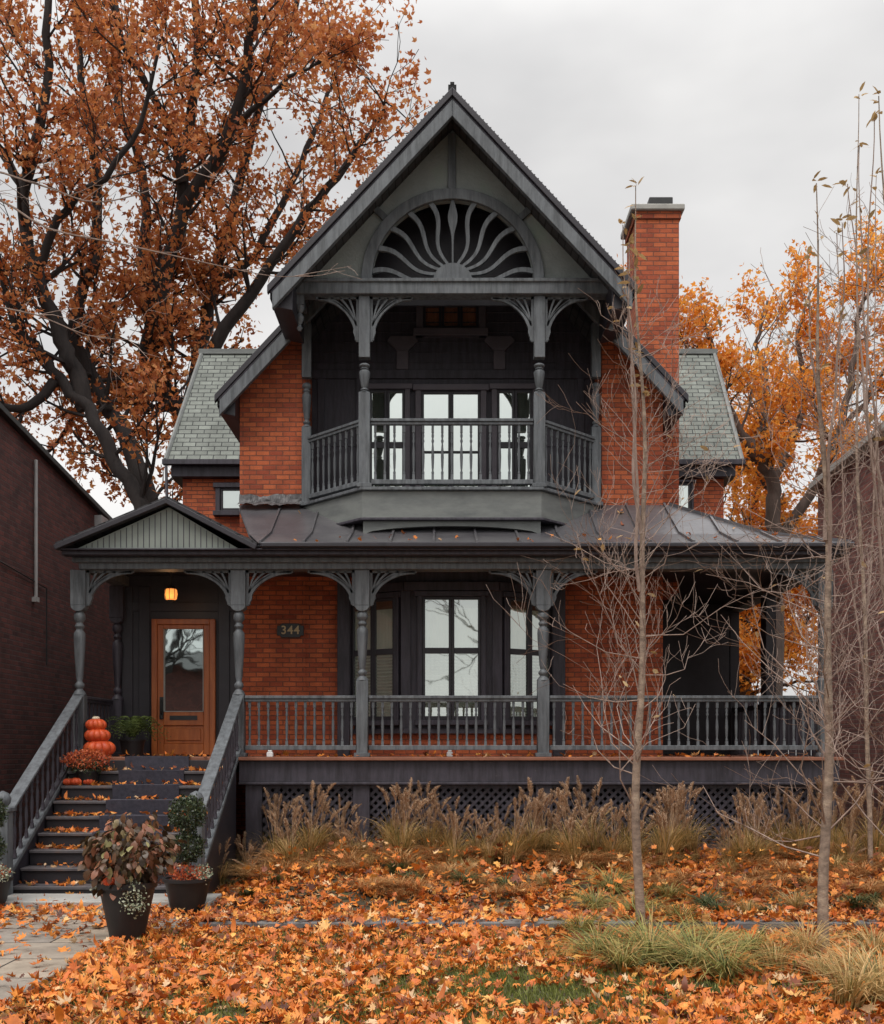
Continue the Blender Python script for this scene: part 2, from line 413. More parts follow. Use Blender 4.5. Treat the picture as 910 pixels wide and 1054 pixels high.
def part_one(mb, name, mat, parent=None, bevel=0, uv=False, label=None):
    o = mb.build(name, mat, None, bevel, uv)
    p = parent or H
    o.parent = p
    if p is H: o.matrix_parent_inverse = H_INV
    if label: o['label'] = label
    return o
SL = 1.07
RZ = 11.50            # ridge height (outer surface)
HWF, HWM = 2.66, 3.72 # half widths of front gable and main gable
def roofz(dx): return RZ - SL*abs(dx)
# front brick walls (main block)
XL, XR = CX-3.43, CX+3.43
XiL, XiR = CX-2.36, CX+2.44
def wall_poly(xa, xb, zb):
    return [(xa,zb),(xb,zb),(xb,roofz(xb-CX)-.2),(xa,roofz(xa-CX)-.2)]
mb = MB()
mb.prism(wall_poly(XL,XiL,1.5), 1.6, 9); mb.prism(wall_poly(XiR,XR,1.5), 1.6, 9)
part(mb, 'brick_wall', M['brick'], uv=True)
mb = MB(); mb.box(XiL,XiR,1.62,1.75,1.5,4.9)    # wall behind the bay
part(mb, 'brick_wall', M['brick'], uv=True)
# recess wall above balcony
mb = MB()
mb.prism([(XiL,4.9),(XiR,4.9),(XiR,roofz(XiR-CX)-.2),(CX,RZ-.2),(XiL,roofz(XiL-CX)-.2)], 2.4, 2.6)
for x in (CX-2.2,CX-1.55,CX+1.55,CX+2.2): mb.box(x-.06,x+.06,2.37,2.4,5.83,8.2)
mb.box(XiL,XiR,2.36,2.4,8.15,8.3); 
for x in (CX-2.2,CX+1.55): mb.box(x+.06,x+.59,2.385,2.4,7.0,7.06)
for k in range(7):   # clapboard shadow lines above the doors
    mb.box(XiL,XiR,2.385,2.4,8.42+.17*k,8.44+.17*k)
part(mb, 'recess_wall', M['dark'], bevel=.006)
mb = MB()
for sx in (-1,1):    # small carved corbels
    x = CX+sx*.82
    mb.box(x-.1,x+.1,2.34,2.37,8.3,8.62); mb.prism([(x-.1,8.62),(x+.1,8.62),(x+.26,8.78),(x+.2,8.86),(x-.2,8.86),(x-.26,8.78)], 2.33,2.39)
part(mb, 'recess_corbel', M['plum'], bevel=.006)
mb = MB(); mb.box(XiL,XiR,2.2,2.4,4.8,5.7); part(mb, 'floor_band', M['dark'])

# generic window: local x along the wall, -y outwards, z up
def window(Mx, x0, x1, z0, z1, cols, bars, glass, fill, casing=.10, mat='dark', name='window', sash='black', label=None, blind=0):
    mb = MB(Mx)
    mb.box(x0-casing,x0,-.09,0,z0-casing,z1+casing); mb.box(x1,x1+casing,-.09,0,z0-casing,z1+casing)
    mb.box(x0-casing-.04,x1+casing+.04,-.12,0,z1+.0,z1+casing); mb.box(x0-casing-.04,x1+casing+.04,-.14,0,z0-casing,z0)
    w = part(mb, name, M[mat], bevel=.006, label=label)
    mb = MB(Mx)
    s = .045
    xsn = [x0+(x1-x0)*i/cols for i in range(cols+1)]
    for i in range(cols):
        a, b = xsn[i], xsn[i+1]
        mb.box(a+.002,a+s,-.06,-.005,z0+.002,z1-.002); mb.box(b-s,b-.002,-.06,-.005,z0+.002,z1-.002)
        mb.box(a+s,b-s,-.06,-.005,z0+.002,z0+s*1.4); mb.box(a+s,b-s,-.06,-.005,z1-s,z1-.002)
        for zb, th in bars: mb.box(a+s,b-s,-.057,-.006,zb-th/2,zb+th/2)
    part(mb, 'sash', M[sash], w, bevel=.004)
    mb = MB(Mx)
    for i in range(cols):
        a, b = xsn[i]+s, xsn[i+1]-s
        mb.quad((a,-.03,z0+s),(b,-.03,z0+s),(b,-.03,z1-s),(a,-.03,z1-s))
    part(mb, 'pane', M[glass], w)
    mb = MB(Mx); n = 26
    for i in range(n):   # gently pleated curtain behind the glass
        a, b = x0+(x1-x0)*i/n, x0+(x1-x0)*(i+1)/n
        mb.quad((a,-.012+.008*(i%2),z0),(b,-.012+.008*((i+1)%2),z0),(b,-.012+.008*((i+1)%2),z1),(a,-.012+.008*(i%2),z1))
    part(mb, 'curtain', M[fill], w)
    if blind:
        mb = MB(Mx); z = z0+.05
        while z < blind-.06: mb.quad((x0+s,-.028,z),(x1-s,-.028,z),(x1-s,-.016,z+.030),(x0+s,-.016,z+.030)); z += .052
        part(mb, 'blind', M['slat'], w)
        mb = MB(Mx); mb.box(x0+s,x1-s,-.027,-.014,z1-.17,z1-s); part(mb, 'valance', M['board'], w)
    return w
def wallM(x, y, ang=0): return Matrix.Translation((x,y,0)) @ Matrix.Rotation(ang,4,'Z')
U = wallM(CX, 2.4)
window(U, -.50,.50, 5.90,7.93, 2, [(6.9,.035)], 'glass_up', 'curtain', .10, mat='plum', name='balcony_door', label='glazed double door onto the balcony')
window(U, -1.38,-.78, 5.98,7.95, 2, [(7.02,.10)], 'glass_up', 'curtain', .09, mat='plum', label='tall narrow window left of the balcony door')
window(U, .78,1.38, 5.98,7.95, 2, [(7.02,.10)], 'glass_up', 'curtain', .09, mat='plum', label='tall narrow window right of the balcony door')
window(U, -.47,.47, 8.97,9.40, 3, [], 'glass_att', 'board', .12, mat='plum', label='small attic window above the balcony door')

# gable roof: front tier and main tier
def roof_tier(y0, y1, hw, th=.16):
    mb = MB()
    for s in (-1,1):
        top = [(CX+s*hw, roofz(hw)),(CX, RZ)]
        a,b = top
        poly = [a,(a[0]-0*s,a[1]-th*1.3),(CX,RZ-th*1.3),b] if s<0 else [b,(CX,RZ-th*1.3),(a[0],a[1]-th*1.3),a]
        mb.prism(poly, y0, y1)
    return mb
part(roof_tier(-.12,1.9,HWF), 'gable_roof', M['slate_d'], uv=True)
part(roof_tier(1.25,9.4,HWM), 'main_roof', M['slate_d'], uv=True)
mb = MB()
mb.box(CX-.06,CX+.06,-.14,9.4,RZ-.05,RZ+.06)
mb.box(CX-.03,CX+.03,-.14,-.06,RZ+.05,RZ+.10)
for s in (-1,1):   # ridge-like cresting along the rake: row of shingle tips
    for k in range(46):
        x = .12+k*(HWF-.2)/46
        mb.box(CX+s*x-.022, CX+s*x+.022, -.11,.10, roofz(x)-.03, roofz(x)+.045)
part(mb, 'ridge_cap', M['slate_d'])
# rake boards (layered) front gable
def rake(y, hw, off, depth, th, name, mat, start=0.0):
    mb = MB(); c = math.sqrt(1+SL*SL)
    for s in (-1,1):
        za, zb = RZ-off*c, RZ-(off+depth)*c
        e = hw
        pts = [(0,za),(e,za-SL*e),(e,zb-SL*e),(0,zb)]
        pts = [(CX+s*p[0],p[1]) for p in pts]
        if s>0: pts = pts[::-1]
        mb.prism(pts, y, y+th)
    return part(mb, name, M[mat], bevel=.006)
rake(-.20, HWF+.03, .005, .08, .085, 'rake_moulding', 'black')
rake(-.16, HWF-.01, .085, .035, .06, 'rake_moulding', 'dark')
rake(-.18, HWF-.04, .12, .165, .09, 'rake_board', 'trim')
rake(1.17, HWM+.03, .005, .08, .085, 'rake_moulding', 'black')
rake(1.19, HWM-.03, .085, .035, .06, 'rake_moulding', 'dark')
rake(1.18, HWM-.05, .12, .165, .09, 'rake_board', 'trim')
# soffit boxes along the eaves
mb = MB()
for s in (-1,1):
    for hw, y0, y1, d in ((HWF,-.06,1.24,.30),(HWM,1.28,9.3,.26)):
        zt = roofz(hw)-.2
        pts = [(CX+s*(hw-.02), zt+.0),(CX+s*(hw-.02), zt-.09),(CX+s*(hw-d-.02), zt-.15),(CX+s*(hw-d-.02), zt+SL*(d-.02))]
        if s>0: pts = pts[::-1]
        mb.prism(pts, y0, y1)
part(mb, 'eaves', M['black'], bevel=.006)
# gable panel with semicircular opening
YP = .50
BZ0, BZ1 = 8.73, 8.95
cxg = P(466,0,.5).x; RO = 94*16.1/F; RI = 83*16.1/F; cz = BZ1+.02
mb = MB(); n = 36
def pane_z(x): return RZ-.3*1.46-SL*abs(x-CX)
outer = []
xl, xr = CX-(RZ-.22-BZ1)/SL, CX+(RZ-.22-BZ1)/SL
arc = [(cxg-RI*math.cos(math.pi*i/n), cz+RI*math.sin(math.pi*i/n)) for i in range(n+1)]
for i in range(n):  # radial strips from the arc out to the roof line
    def out(t):
        a = math.pi*t/n; dx, dz = -math.cos(a), math.sin(a)
        best = None
        for s in (-1,1):   # intersect with rake line z = pz0 - SL*|x-CX|
            den = dz + SL*s*dx
            if abs(den) > 1e-6:
                k = (RZ-.22 - SL*s*(cxg-CX) - cz)/den
                if k > 0 and (best is None or k < best): best = k
        return (cxg+dx*best, cz+dz*best)
    a, b, c, d = arc[i], arc[i+1], out(i+1), out(i)
    mb.prism([a,b,c,d][::-1], YP, YP+.08)
mb.box(xl, cxg-RI, YP, YP+.08, BZ1-.02, cz); mb.box(cxg+RI, xr, YP, YP+.08, BZ1-.02, cz)
part(mb, 'gable_panel', M['stucco'])
mb = MB()
mb.strip([(cxg-(RO+RI)/2*math.cos(math.pi*i/48), cz+(RO+RI)/2*math.sin(math.pi*i/48)) for i in range(49)], RO-RI, YP-.07, YP-.004)
mb.box(CX-.06,CX+.06, YP-.05, YP-.005, cz+RO-.01, RZ-.30)
for s in (-1,1):
    a = rad(137 if s<0 else 43)
    p0 = (cxg+(RO-.02)*math.cos(a), cz+(RO-.02)*math.sin(a)); p1 = (cxg+(RO+.36)*math.cos(a), cz+(RO+.36)*math.sin(a))
    mb.strip([p0,p1], .10, YP-.045, YP-.006)
part(mb, 'gable_arch', M['trim'], bevel=.006)
# sunburst
mb = MB()
hub = .30
mb.prism([(cxg+hub*math.cos(math.pi*i/20), cz-.02+hub*.95*math.sin(math.pi*i/20)) for i in range(21)][::-1], YP-.05, YP+.03)
for k in range(11):
    a0 = rad(6+k*16.8); L0, L1 = hub-.03, RI+.01
    sgn = 0 if k==5 else (-1 if k<5 else 1)
    pts, ws = [], []
    for i in range(17):
        t = i/16; r = L0+(L1-L0)*t
        off = sgn*(.062*math.sin(t*1.9*math.pi)) 
        x = cxg+r*math.cos(a0)-off*math.sin(a0); z = cz+r*math.sin(a0)+off*math.cos(a0)
        pts.append((x, max(z, cz+.02)))
        ws.append(.045+.035*t if k!=5 else .03+.12*math.exp(-((t-.72)/.2)**2))
    mb.strip(pts, ws, YP-.03, YP+.02)
part(mb, 'sunburst', M['trim'], bevel=.004)
mb = MB(); mb.box(cxg-RO, cxg+RO, 1.2, 1.24, BZ1-.05, cz+RO);  # black sheet added in the open gable for the dark behind the sunburst
part(mb, 'gable_shade_sheet', M['black'])
# beam under the gable
mb = MB()
bl, br = P(301,0,.4).x, P(637,0,.4).x
mb.box(bl, br, .36, .60, BZ0, BZ1); mb.box(bl-.02, br+.02, .33, .62, BZ1-.05, BZ1+.003)
for x in (bl+.12, br-.12):
    mb.box(x-.12 if x<0 else x, x if x<0 else x+.12, .6, 1.7, BZ0+.02, BZ1-.02)
part(mb, 'balcony_beam', M['trim'], bevel=.008)
mb = MB()
for x in (bl+.10, br-.10):
    mb.box(x-.07,x+.07,.40,.55,BZ0-.14,BZ0)
    mb.lathe(x,.475,[(.02,BZ0-.52),(.045,BZ0-.48),(.02,BZ0-.43),(.06,BZ0-.36),(.065,BZ0-.3),(.03,BZ0-.26),(.07,BZ0-.2),(.07,BZ0-.14)])
part(mb, 'drop_pendant', M['trim'])

# turned posts
def post(x, y, z0, z1, zb, zt, w=.17, wt=.22, name='porch_post', tip=True, mat='trim'):
    """square base z0..zb, turned zb..zt, square block zt..z1"""
    mb = MB(); h = w/2
    mb.box(x-h,x+h,y-h,y+h,z0+.05,zb-.05); mb.box(x-h-.03,x+h+.03,y-h-.03,y+h+.03,z0,z0+.06)
    L = zt-zb
    pr = [(h*1.15,0),(h*.95,.03),(h*.5,.07),(h*.8,.10),(h*.8,.13),(h*.45,.16),(h*.62,.22),(h*.92,.55),(h*1.0,.68),(h*.95,.74),(h*.55,.78),(h*.85,.82),(h*.55,.86),(h*1.0,.91),(h*.95,.96),(h*.6,1)]
    mb.lathe(x,y,[(r,zb-.05+q*(L+.07)) for r,q in pr],14)
    t = wt/2
    mb.box(x-t,x+t,y-t*.8,y+t*.8,zt+.10,z1)
    if tip:
        n = 8; poly = [(x-t,zt+.10)] + [(x-t*math.cos(math.pi*i/n), zt+.10-.09*math.sin(math.pi*i/n)) for i in range(1,n)] + [(x+t,zt+.10)]
        mb.prism(poly, y-t*.8, y+t*.8)
    return part(mb, name, M[mat], bevel=.006)
def bracket(x, y, zt, s, L=.66, Hh=.50, th=.05):
    mb = MB(); N = 14
    X = lambda u: x+s*u
    def st(pts, ws):
        mb.strip([(X(a),zt+b) for a,b in pts], ws, y-th/2, y+th/2)
    arc = [(L-(L-.03)*math.cos(math.pi/2*i/N), -Hh+(Hh-.03)*math.sin(math.pi/2*i/N)) for i in range(N+1)]
    st(arc, [.055-.015*i/N for i in range(N+1)])
    st([(0,-.018),(L+.03,-.018)], .036)
    st([(.02,0),(.02,-Hh-.02)], .04)
    for q,(tx) in enumerate((.13,.26,.40)):
        c = [( .035+(tx-.035)*(t**1.9)+.02*t, -Hh*.74+(Hh*.74-.02)*t) for t in [i/8 for i in range(9)]]
        st(c, [.016+.016*i/8 for i in range(9)])
    p = [(.0,-Hh-.03),(.05,-Hh*.98),(.085,-Hh*.82),(.08,-Hh*.68),(.0,-Hh*.66)]
    p = [(X(a),zt+b) for a,b in p]
    if s<0: p = p[::-1]
    mb.prism(p, y-th/2-.003, y+th/2+.003)
    o = part(mb, 'bracket', M['trim'])
    return o
BT = 4.50
PX = [P(82,0,0).x, P(246,0,0).x, P(373,0,0).x, P(559,0,0).x, P(848,0,0).x]
for i,x in enumerate(PX):
    post(x, 0, FLOOR, BT, 2.93 if i>1 else 2.72, 3.88)
    if i>0: bracket(x-.11,0,BT,-1)
    if i<4: bracket(x+.11,0,BT,1)
SX = PX[4]
mb = MB(); mb.box(SX-.09,SX+.09,2.5,2.8,FLOOR,BT); mb.box(SX-.09,SX+.09,4.75,4.9,FLOOR,BT)
mb.box(XR+.01,SX+.09,4.78,4.88,FLOOR,4.66)  # black panel added over the wing brick, standing in for porch shade
part(mb, 'side_screen_shade', M['black'], bevel=.01)
post(PX[0]+.1, 1.5, FLOOR, BT, 2.72, 3.88, mat='dark')
# balcony posts
UX = [CX-1.325, CX+1.325]; UY = .5; BF = 5.83
BXL, BXR, BY = CX-2.33, CX+2.33, 1.5
for x in UX:
    post(x, UY, BF, BZ0, 7.32, 7.70, .17, .17, 'balcony_post', tip=False)
    bracket(x-.085,UY,BZ0,-1,.62,.66); bracket(x+.085,UY,BZ0,1,.62,.66)
for x in (BXL,BXR):
    post(x, BY, BF-.05, BZ0, 7.1, 7.75, .15, .15, 'balcony_post', tip=False)

# railings with turned balusters
BALM = {}
def baluster_mesh(h):
    k = round(h,3)
    if k not in BALM:
        mb = MB(); w = .019
        mb.box(-w,w,-w,w,0,.10*h); mb.box(-w,w,-w,w,.86*h,h)
        mb.lathe(0,0,[(.015,.10*h),(.022,.13*h),(.012,.17*h),(.017,.22*h),(.023,.42*h),(.019,.55*h),(.011,.66*h),(.022,.71*h),(.012,.75*h),(.020,.80*h),(.014,.86*h)],8)
        o = mb.build('baluster', M['trim']); BALM[k] = o.data; bpy.data.objects.remove(o)
    return BALM[k]
def railing(p0, p1, n, h=.90, gap=.10, w=.11, name='railing', merge=False, label=None, mat='trim', bmat=None):
    """p0,p1 floor points; top rail at h, bottom rail at gap"""
    p0 = Vector(p0); p1 = Vector(p1); up = Vector((0,0,1))
    mb = MB()
    mb.beam(p0+up*h, p1+up*h, w, .045); mb.beam(p0+up*(h-.045), p1+up*(h-.045), w*.6, .045)
    mb.beam(p0+up*(gap+.07), p1+up*(gap+.07), w*.62, .07)
    if merge:
        for q in (p0,p1): mb.box(q.x-.02,q.x+.02,q.y-.02,q.y+.02,q.z+gap+.01,q.z+h-.02)
    rl = part(mb, name, M[mat], bevel=.006, label=label)
    hb = h-.09-gap-.07; me = baluster_mesh(hb)
    if bmat: me = me.copy(); me.materials.clear(); me.materials.append(M[bmat])
    if merge:
        mb = MB()
        for i in range(n):
            q = p0.lerp(p1,(i+.5)/n)+up*(gap+.07)
            mb.box(q.x-.018,q.x+.018,q.y-.018,q.y+.018,q.z,q.z+hb)
        b = part(mb, 'baluster', M[mat], rl); b['kind'] = 'stuff'; return rl
    for i in range(n):
        q = p0.lerp(p1,(i+.5)/n)+up*(gap+.07)
        b = bpy.data.objects.new('baluster', me); COL.objects.link(b); b.parent = rl; b.location = q
    return rl
F0 = (0,0)
railing((PX[1]+.09,0,FLOOR),(PX[2]-.09,0,FLOOR), 12)
railing((PX[2]+.09,0,FLOOR),(PX[3]-.09,0,FLOOR), 18)
railing((PX[3]+.09,0,FLOOR),(PX[4]-.09,0,FLOOR), 28)
railing((SX,.1,FLOOR),(SX,2.5,FLOOR), 12, merge=True, mat='dark'); railing((SX,2.8,FLOOR),(SX,4.75,FLOOR), 10, merge=True, mat='dark')
railing((PX[0],.1,FLOOR),(PX[0],1.5,FLOOR), 8, merge=True, mat='dark')
railing((UX[0]+.09,UY,BF),(UX[1]-.09,UY,BF), 17, 1.05, .06)
railing((BXL+.06,BY-.06,BF),(UX[0]-.06,UY+.05,BF), 9, 1.05, .06)
railing((UX[1]+.06,UY+.05,BF),(BXR-.06,BY-.06,BF), 9, 1.05, .06)
# stairs
NS = 9; RUN = .28; RISE = FLOOR/NS; Y0 = -.36
sxl, sxr = PX[0]+.06, PX[1]-.06
mb = MB()
for k in range(1,NS):
    z = FLOOR-RISE*k; y1 = Y0-RUN*(k-1); y0 = y1-RUN
    mb.box(sxl,sxr,y0-.03,y1,z-.04,z,0); mb.box(sxl,sxr,y0,y0+.03 if 0 else y1,z-RISE,z-.042,1)
mb.box(sxl,sxr,Y0-.0,Y0+.02,0,FLOOR-.045,1)
part(mb, 'front_steps', [M['tread'],M['riser']], bevel=.006)
mb = MB(); mb.box(sxl-.1,sxr+.35,Y0-RUN*NS-.42,Y0-RUN*(NS-1)-.001,0,.11); part(mb,'stone_landing',M['stone'],bevel=.01)
YB = Y0-RUN*(NS-1)
mb = MB()
for x in (sxl-.09, sxr+.02):   # stringers filled solid and black, standing in for the open dark beneath
    mb.prism([(0,0)]*3, 0, 0) if 0 else None
    v = [(x,YB-.1,0),(x,YB-.1,.26),(x,Y0,FLOOR+.02),(x,Y0,0)]
    w = [(a+.07,b,c) for a,b,c in v]
    mb.add(v+w, [(0,1,2,3),(7,6,5,4),(0,4,5,1),(1,5,6,2),(2,6,7,3),(3,7,4,0)])
part(mb, 'shade_stringer', M['black'], bevel=.006)
for x in (PX[0], PX[1]):
    railing((x,-.05,FLOOR),(x,YB-.05,.20), 14, .92, .08, .16, 'stair_railing', bmat='dark')
    mb = MB(); y = YB-.13
    mb.box(x-.09,x+.09,y-.09,y+.09,0,1.12); mb.box(x-.12,x+.12,y-.12,y+.12,1.12,1.17); mb.lathe(x,y,[(.05,1.17),(.09,1.22),(.1,1.28),(.07,1.34),(.01,1.37)])
    part(mb, 'newel_post', M['trim'], bevel=.006)
# porch floor, skirt, lattice
PL, PR = PX[0]-.2, SX+.2
mb = MB(); mb.box(PL,PR,-.30,1.6,FLOOR-.05,FLOOR); mb.box(XR+.001,PR,1.6,4.9,FLOOR-.05,FLOOR)
part(mb, 'porch_floor', M['board'], bevel=.006)
mb = MB()
mb.box(sxr+.1,PR-.05,-.22,-.16,FLOOR-.36,FLOOR-.052); mb.box(sxr+.1,PR-.03,-.26,-.16,FLOOR-.40,FLOOR-.36)
mb.box(PR-.08,PR-.05,-.16,4.9,FLOOR-.36,FLOOR-.052)
mb.box(PL+.02,PL+.06,-.2,1.6,0,FLOOR-.052)
part(mb, 'porch_skirt', M['dark'], bevel=.006)
piers = [PX[1]+.25, PX[2], PX[3], 3.5, PX[4]]
mb = MB()
for x in piers: mb.box(x-.12,x+.12,-.2,-.08,0,FLOOR-.401)
mb.box(PX[1]+.13,PX[4]+.12,-.215,-.11,.36,.44)
mb.box(PX[1]+.13,PX[4]+.12,-.205,-.10,0,.30)
part(mb, 'porch_pier', M['dark'], bevel=.006)
def clipline(p, d, x0,x1,z0,z1):
    t0, t1 = -99, 99
    for a, dd, lo, hi in ((p[0],d[0],x0,x1),(p[1],d[1],z0,z1)):
        ta, tb = (lo-a)/dd, (hi-a)/dd
        if ta>tb: ta,tb = tb,ta
        t0, t1 = max(t0,ta), min(t1,tb)
    return (t0,t1) if t1>t0 else None
for i in range(4):
    x0, x1 = piers[i]+.12, piers[i+1]-.12; z0, z1 = .44, FLOOR-.40
    mb = MB(); k = x0-(z1-z0)
    step = .125
    for s, yy in ((1,-.145),(-1,-.133)):
        c = -3.0
        while c < (x1-x0)+3:
            p = (x0+c, z0 if s>0 else z1); d = (1,1*s)
            r = clipline(p, d, x0,x1,z0,z1)
            if r:
                a = (p[0]+d[0]*r[0], p[1]+d[1]*r[0]); b = (p[0]+d[0]*r[1], p[1]+d[1]*r[1])
                mb.strip([a,b], .042, yy, yy+.010)
            c += step
    mb.box(x0,x1,-.16,-.12,z0,z0+.05); mb.box(x0,x1,-.16,-.12,z1-.05,z1)
    part(mb, 'lattice_panel', M['dark'])
mb = MB(); mb.box(sxr+.1,PR-.1,.5,.55,0,FLOOR-.06); mb.box(XR,PR-.1,4.8,4.88,0,FLOOR-.06); part(mb, 'void_shade_sheet', M['inner'])  # dark sheets stand in for the unlit void under the porch
# porch beam / cornice / ceiling
CL, CR = P(60,0,-.45).x, P(877,0,-.45).x
mb = MB()
mb.box(CL+.18,CR-.18,-.13,.13,BT,4.66); mb.box(CL+.1,CR-.1,-.19,-.131,4.59,4.664); 
mb.box(SX-.13,SX+.13,.131,4.9,BT,4.66); mb.box(CL+.18,CL+.42,.131,1.6,BT,4.66)
part(mb, 'porch_beam', M['trim'], bevel=.008)
mb = MB(); mb.box(CL+.02,CR-.02,-.38,-.191,4.665,4.72); mb.box(CL,CR,-.46,-.30,4.72,4.743)
mb.box(CR-.3,CR-.02,-.3,4.9,4.665,4.74)
part(mb, 'cornice', M['dark'], bevel=.006)
mb = MB(); mb.box(P(268,0,-.5).x,CR+.03,-.52,-.38,4.745,4.825); mb.box(CR-.1,CR+.03,-.38,4.9,4.745,4.825)
part(mb, 'gutter', M['black'], bevel=.02)
mb = MB(); mb.box(CL+.2,CR-.2,-.3,2.05,4.667,4.70); mb.box(XR,CR-.2,2.05,4.9,4.667,4.70)
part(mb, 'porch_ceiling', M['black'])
# porch roof
ez, ey, wz, wy = 4.82, -.46, 5.83, 1.6
XW = XR+.12
xr0 = XL-.02
TB_ = .44; ZB_ = .31
def zt_(t): return ZB_*t/TB_ if t<TB_ else ZB_+(wz-ez-ZB_)*(t-TB_)/(1-TB_)
def slopeP(x, t): return Vector((x, ey+(wy-ey)*t, ez+zt_(t)))
mb = MB()
A = Vector((CR,ey,ez)); B = Vector((XW,wy,wz)); 
XA = P(266,0,-.45).x
def fx(t): return XA+(xr0-XA)*t           # left edge
def hx(t): return CR+(XW-CR)*t            # hip
th = Vector((0,0,-.05)); ts_ = [0,TB_,1]
for q in range(2):
    t0,t1 = ts_[q],ts_[q+1]
    f4 = [slopeP(fx(t0),t0),slopeP(hx(t0),t0),slopeP(hx(t1),t1),slopeP(fx(t1),t1)]
    mb.quad(*f4); mb.quad(*[p_+th for p_ in f4[::-1]])
    s4 = [slopeP(hx(t0),t0),Vector((hx(t0),5.0,ez+zt_(t0))),Vector((hx(t1),5.0,ez+zt_(t1))),slopeP(hx(t1),t1)]
    mb.quad(*s4); mb.quad(*[p_+th for p_ in s4[::-1]])
UPV = Vector((0,0,.04))
x = -2.6
while x < CR-.1:
    tmax = 1 if x < XW else (CR-x)/(CR-XW)
    mb.beam(slopeP(x,0)+UPV, slopeP(x,min(TB_,tmax))+UPV, .035, .045)
    if tmax > TB_: mb.beam(slopeP(x,TB_)+UPV, slopeP(x,tmax)+UPV, .035, .045)
    x += .62
mb.beam(slopeP(hx(0),0)+UPV,slopeP(hx(TB_),TB_)+UPV,.06,.06); mb.beam(slopeP(hx(TB_),TB_)+UPV,slopeP(hx(1),1)+UPV,.06,.06)
y = .3
while y < 5:
    tm = min(1,(y-ey)/(wy-ey))
    mb.beam(Vector((CR,y,ez+.04)), Vector((hx(min(tm,TB_)),y,ez+zt_(min(tm,TB_))+.04)), .035,.045)
    if tm > TB_: mb.beam(Vector((hx(TB_),y,ez+ZB_+.04)), Vector((hx(tm),y,ez+zt_(tm)+.04)), .035,.045)
    y += .62
part(mb, 'porch_roof', M['metal'])
# wrinkled flashing at the foot of the upper brick
mb = MB(); n = 40
for (xa,xb) in ((XL,XiL-.05),):
    for i in range(n):
        a, b = xa+(xb-xa)*i/n, xa+(xb-xa)*(i+1)/n
        def w(x,k): return .045*noise.noise(Vector((x*3.7,k*2.1,3)))+.03*noise.noise(Vector((x*13,k*3.3,8)))
        rows = [(1.585,5.98),(1.57,5.92),(1.54,5.86),(1.36,5.78)]
        for k in range(3):
            (ya,za),(yb,zb) = rows[k],rows[k+1]
            mb.quad((a,yb+w(a,k+1)-.02,zb+w(a,k+9)),(b,yb+w(b,k+1)-.02,zb+w(b,k+9)),(b,ya+w(b,k)-.02,za+w(b,k+8)),(a,ya+w(a,k)-.02,za+w(a,k+8)))
part(mb, 'flashing', M['lead'])
# pediment over the steps
pl, pr = P(57,0,-.5).x, P(264,0,-.5).x; pa = P(172,0,-.5).x; pz0, pz1 = 4.75, 5.41
mb = MB()
for a,b in (((pl,pz0),(pa,pz1)),((pa,pz1),(pr,pz0))):
    mb.prism([a,b,(b[0],b[1]+.07),(a[0],a[1]+.07)], -.50, 1.7)
part(mb, 'pediment_roof', M['slate_d'], uv=True)
mb = MB()
mb.strip([(pl,pz0-.01),(pa,pz1-.01)], .07, -.56,-.44); mb.strip([(pa,pz1-.011),(pr,pz0-.011)], .07, -.557,-.437)
part(mb, 'pediment_moulding', M['black'], bevel=.006)
mb = MB()
mb.prism([(pl+.28,pz0+.0),(pr-.28,pz0+.0),(pa,pz1-.07)], -.40, -.34)
k = pl+.32
while k < pr-.3:
    zt = pz0+(pz1-.08-pz0)*((k-pl-.28)/(pa-pl-.28) if k<pa else (pr-.28-k)/(pr-.28-pa))
    if zt-pz0 > .03: mb.box(k,k+.012,-.402,-.40,pz0+.01,zt-.01,1)
    k += .082
part(mb, 'pediment_board', [M['bead'],M['dark']])
# entry: painted wall and door
DX0, DX1 = P(158,0,1.6).x, P(223,0,1.6).x
EL = P(125,0,1.6).x
mb = MB(); mb.box(EL,XL,1.56,5.0,1.5,5.35)
for x in (EL+.02, DX0-.22, DX1+.04): mb.box(x,x+.18,1.53,1.56,FLOOR,4.5)
mb.box(EL,XL,1.535,1.56,4.1,4.25)
part(mb, 'entry_wall', M['black'], bevel=.006)
mb = MB(); f = .09; dz1 = P(0,638,1.6).z
mb.box(DX0,DX0+f,1.47,1.56,FLOOR,dz1); mb.box(DX1-f,DX1,1.47,1.56,FLOOR,dz1); mb.box(DX0+f,DX1-f,1.47,1.56,dz1-f,dz1)
a, b = DX0+f, DX1-f; st = .10; gz0, gz1 = P(0,733,1.6).z, P(0,648,1.6).z
mb.box(a,a+st,1.50,1.56,FLOOR+.02,dz1-f); mb.box(b-st,b,1.50,1.56,FLOOR+.02,dz1-f)
mb.box(a+st,b-st,1.50,1.56,gz1,dz1-f); mb.box(a+st,b-st,1.50,1.56,gz0-.22,gz0); mb.box(a+st,b-st,1.50,1.56,FLOOR+.02,FLOOR+.20)
mb.box(a+st,b-st,1.53,1.56,FLOOR+.20,gz0-.22); mb.box(a+st+.05,b-st-.05,1.51,1.53,FLOOR+.25,gz0-.27)
door = part(mb, 'front_door', M['wood'], bevel=.008, label='orange varnished wooden door with one large glass pane')
mb = MB(); mb.quad((a+st,1.53,gz0),(b-st,1.53,gz0),(b-st,1.53,gz1),(a+st,1.53,gz1)); part(mb,'door_glass',M['glass_door'],door)
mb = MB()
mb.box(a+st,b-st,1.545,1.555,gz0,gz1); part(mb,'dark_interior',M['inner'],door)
mb = MB()
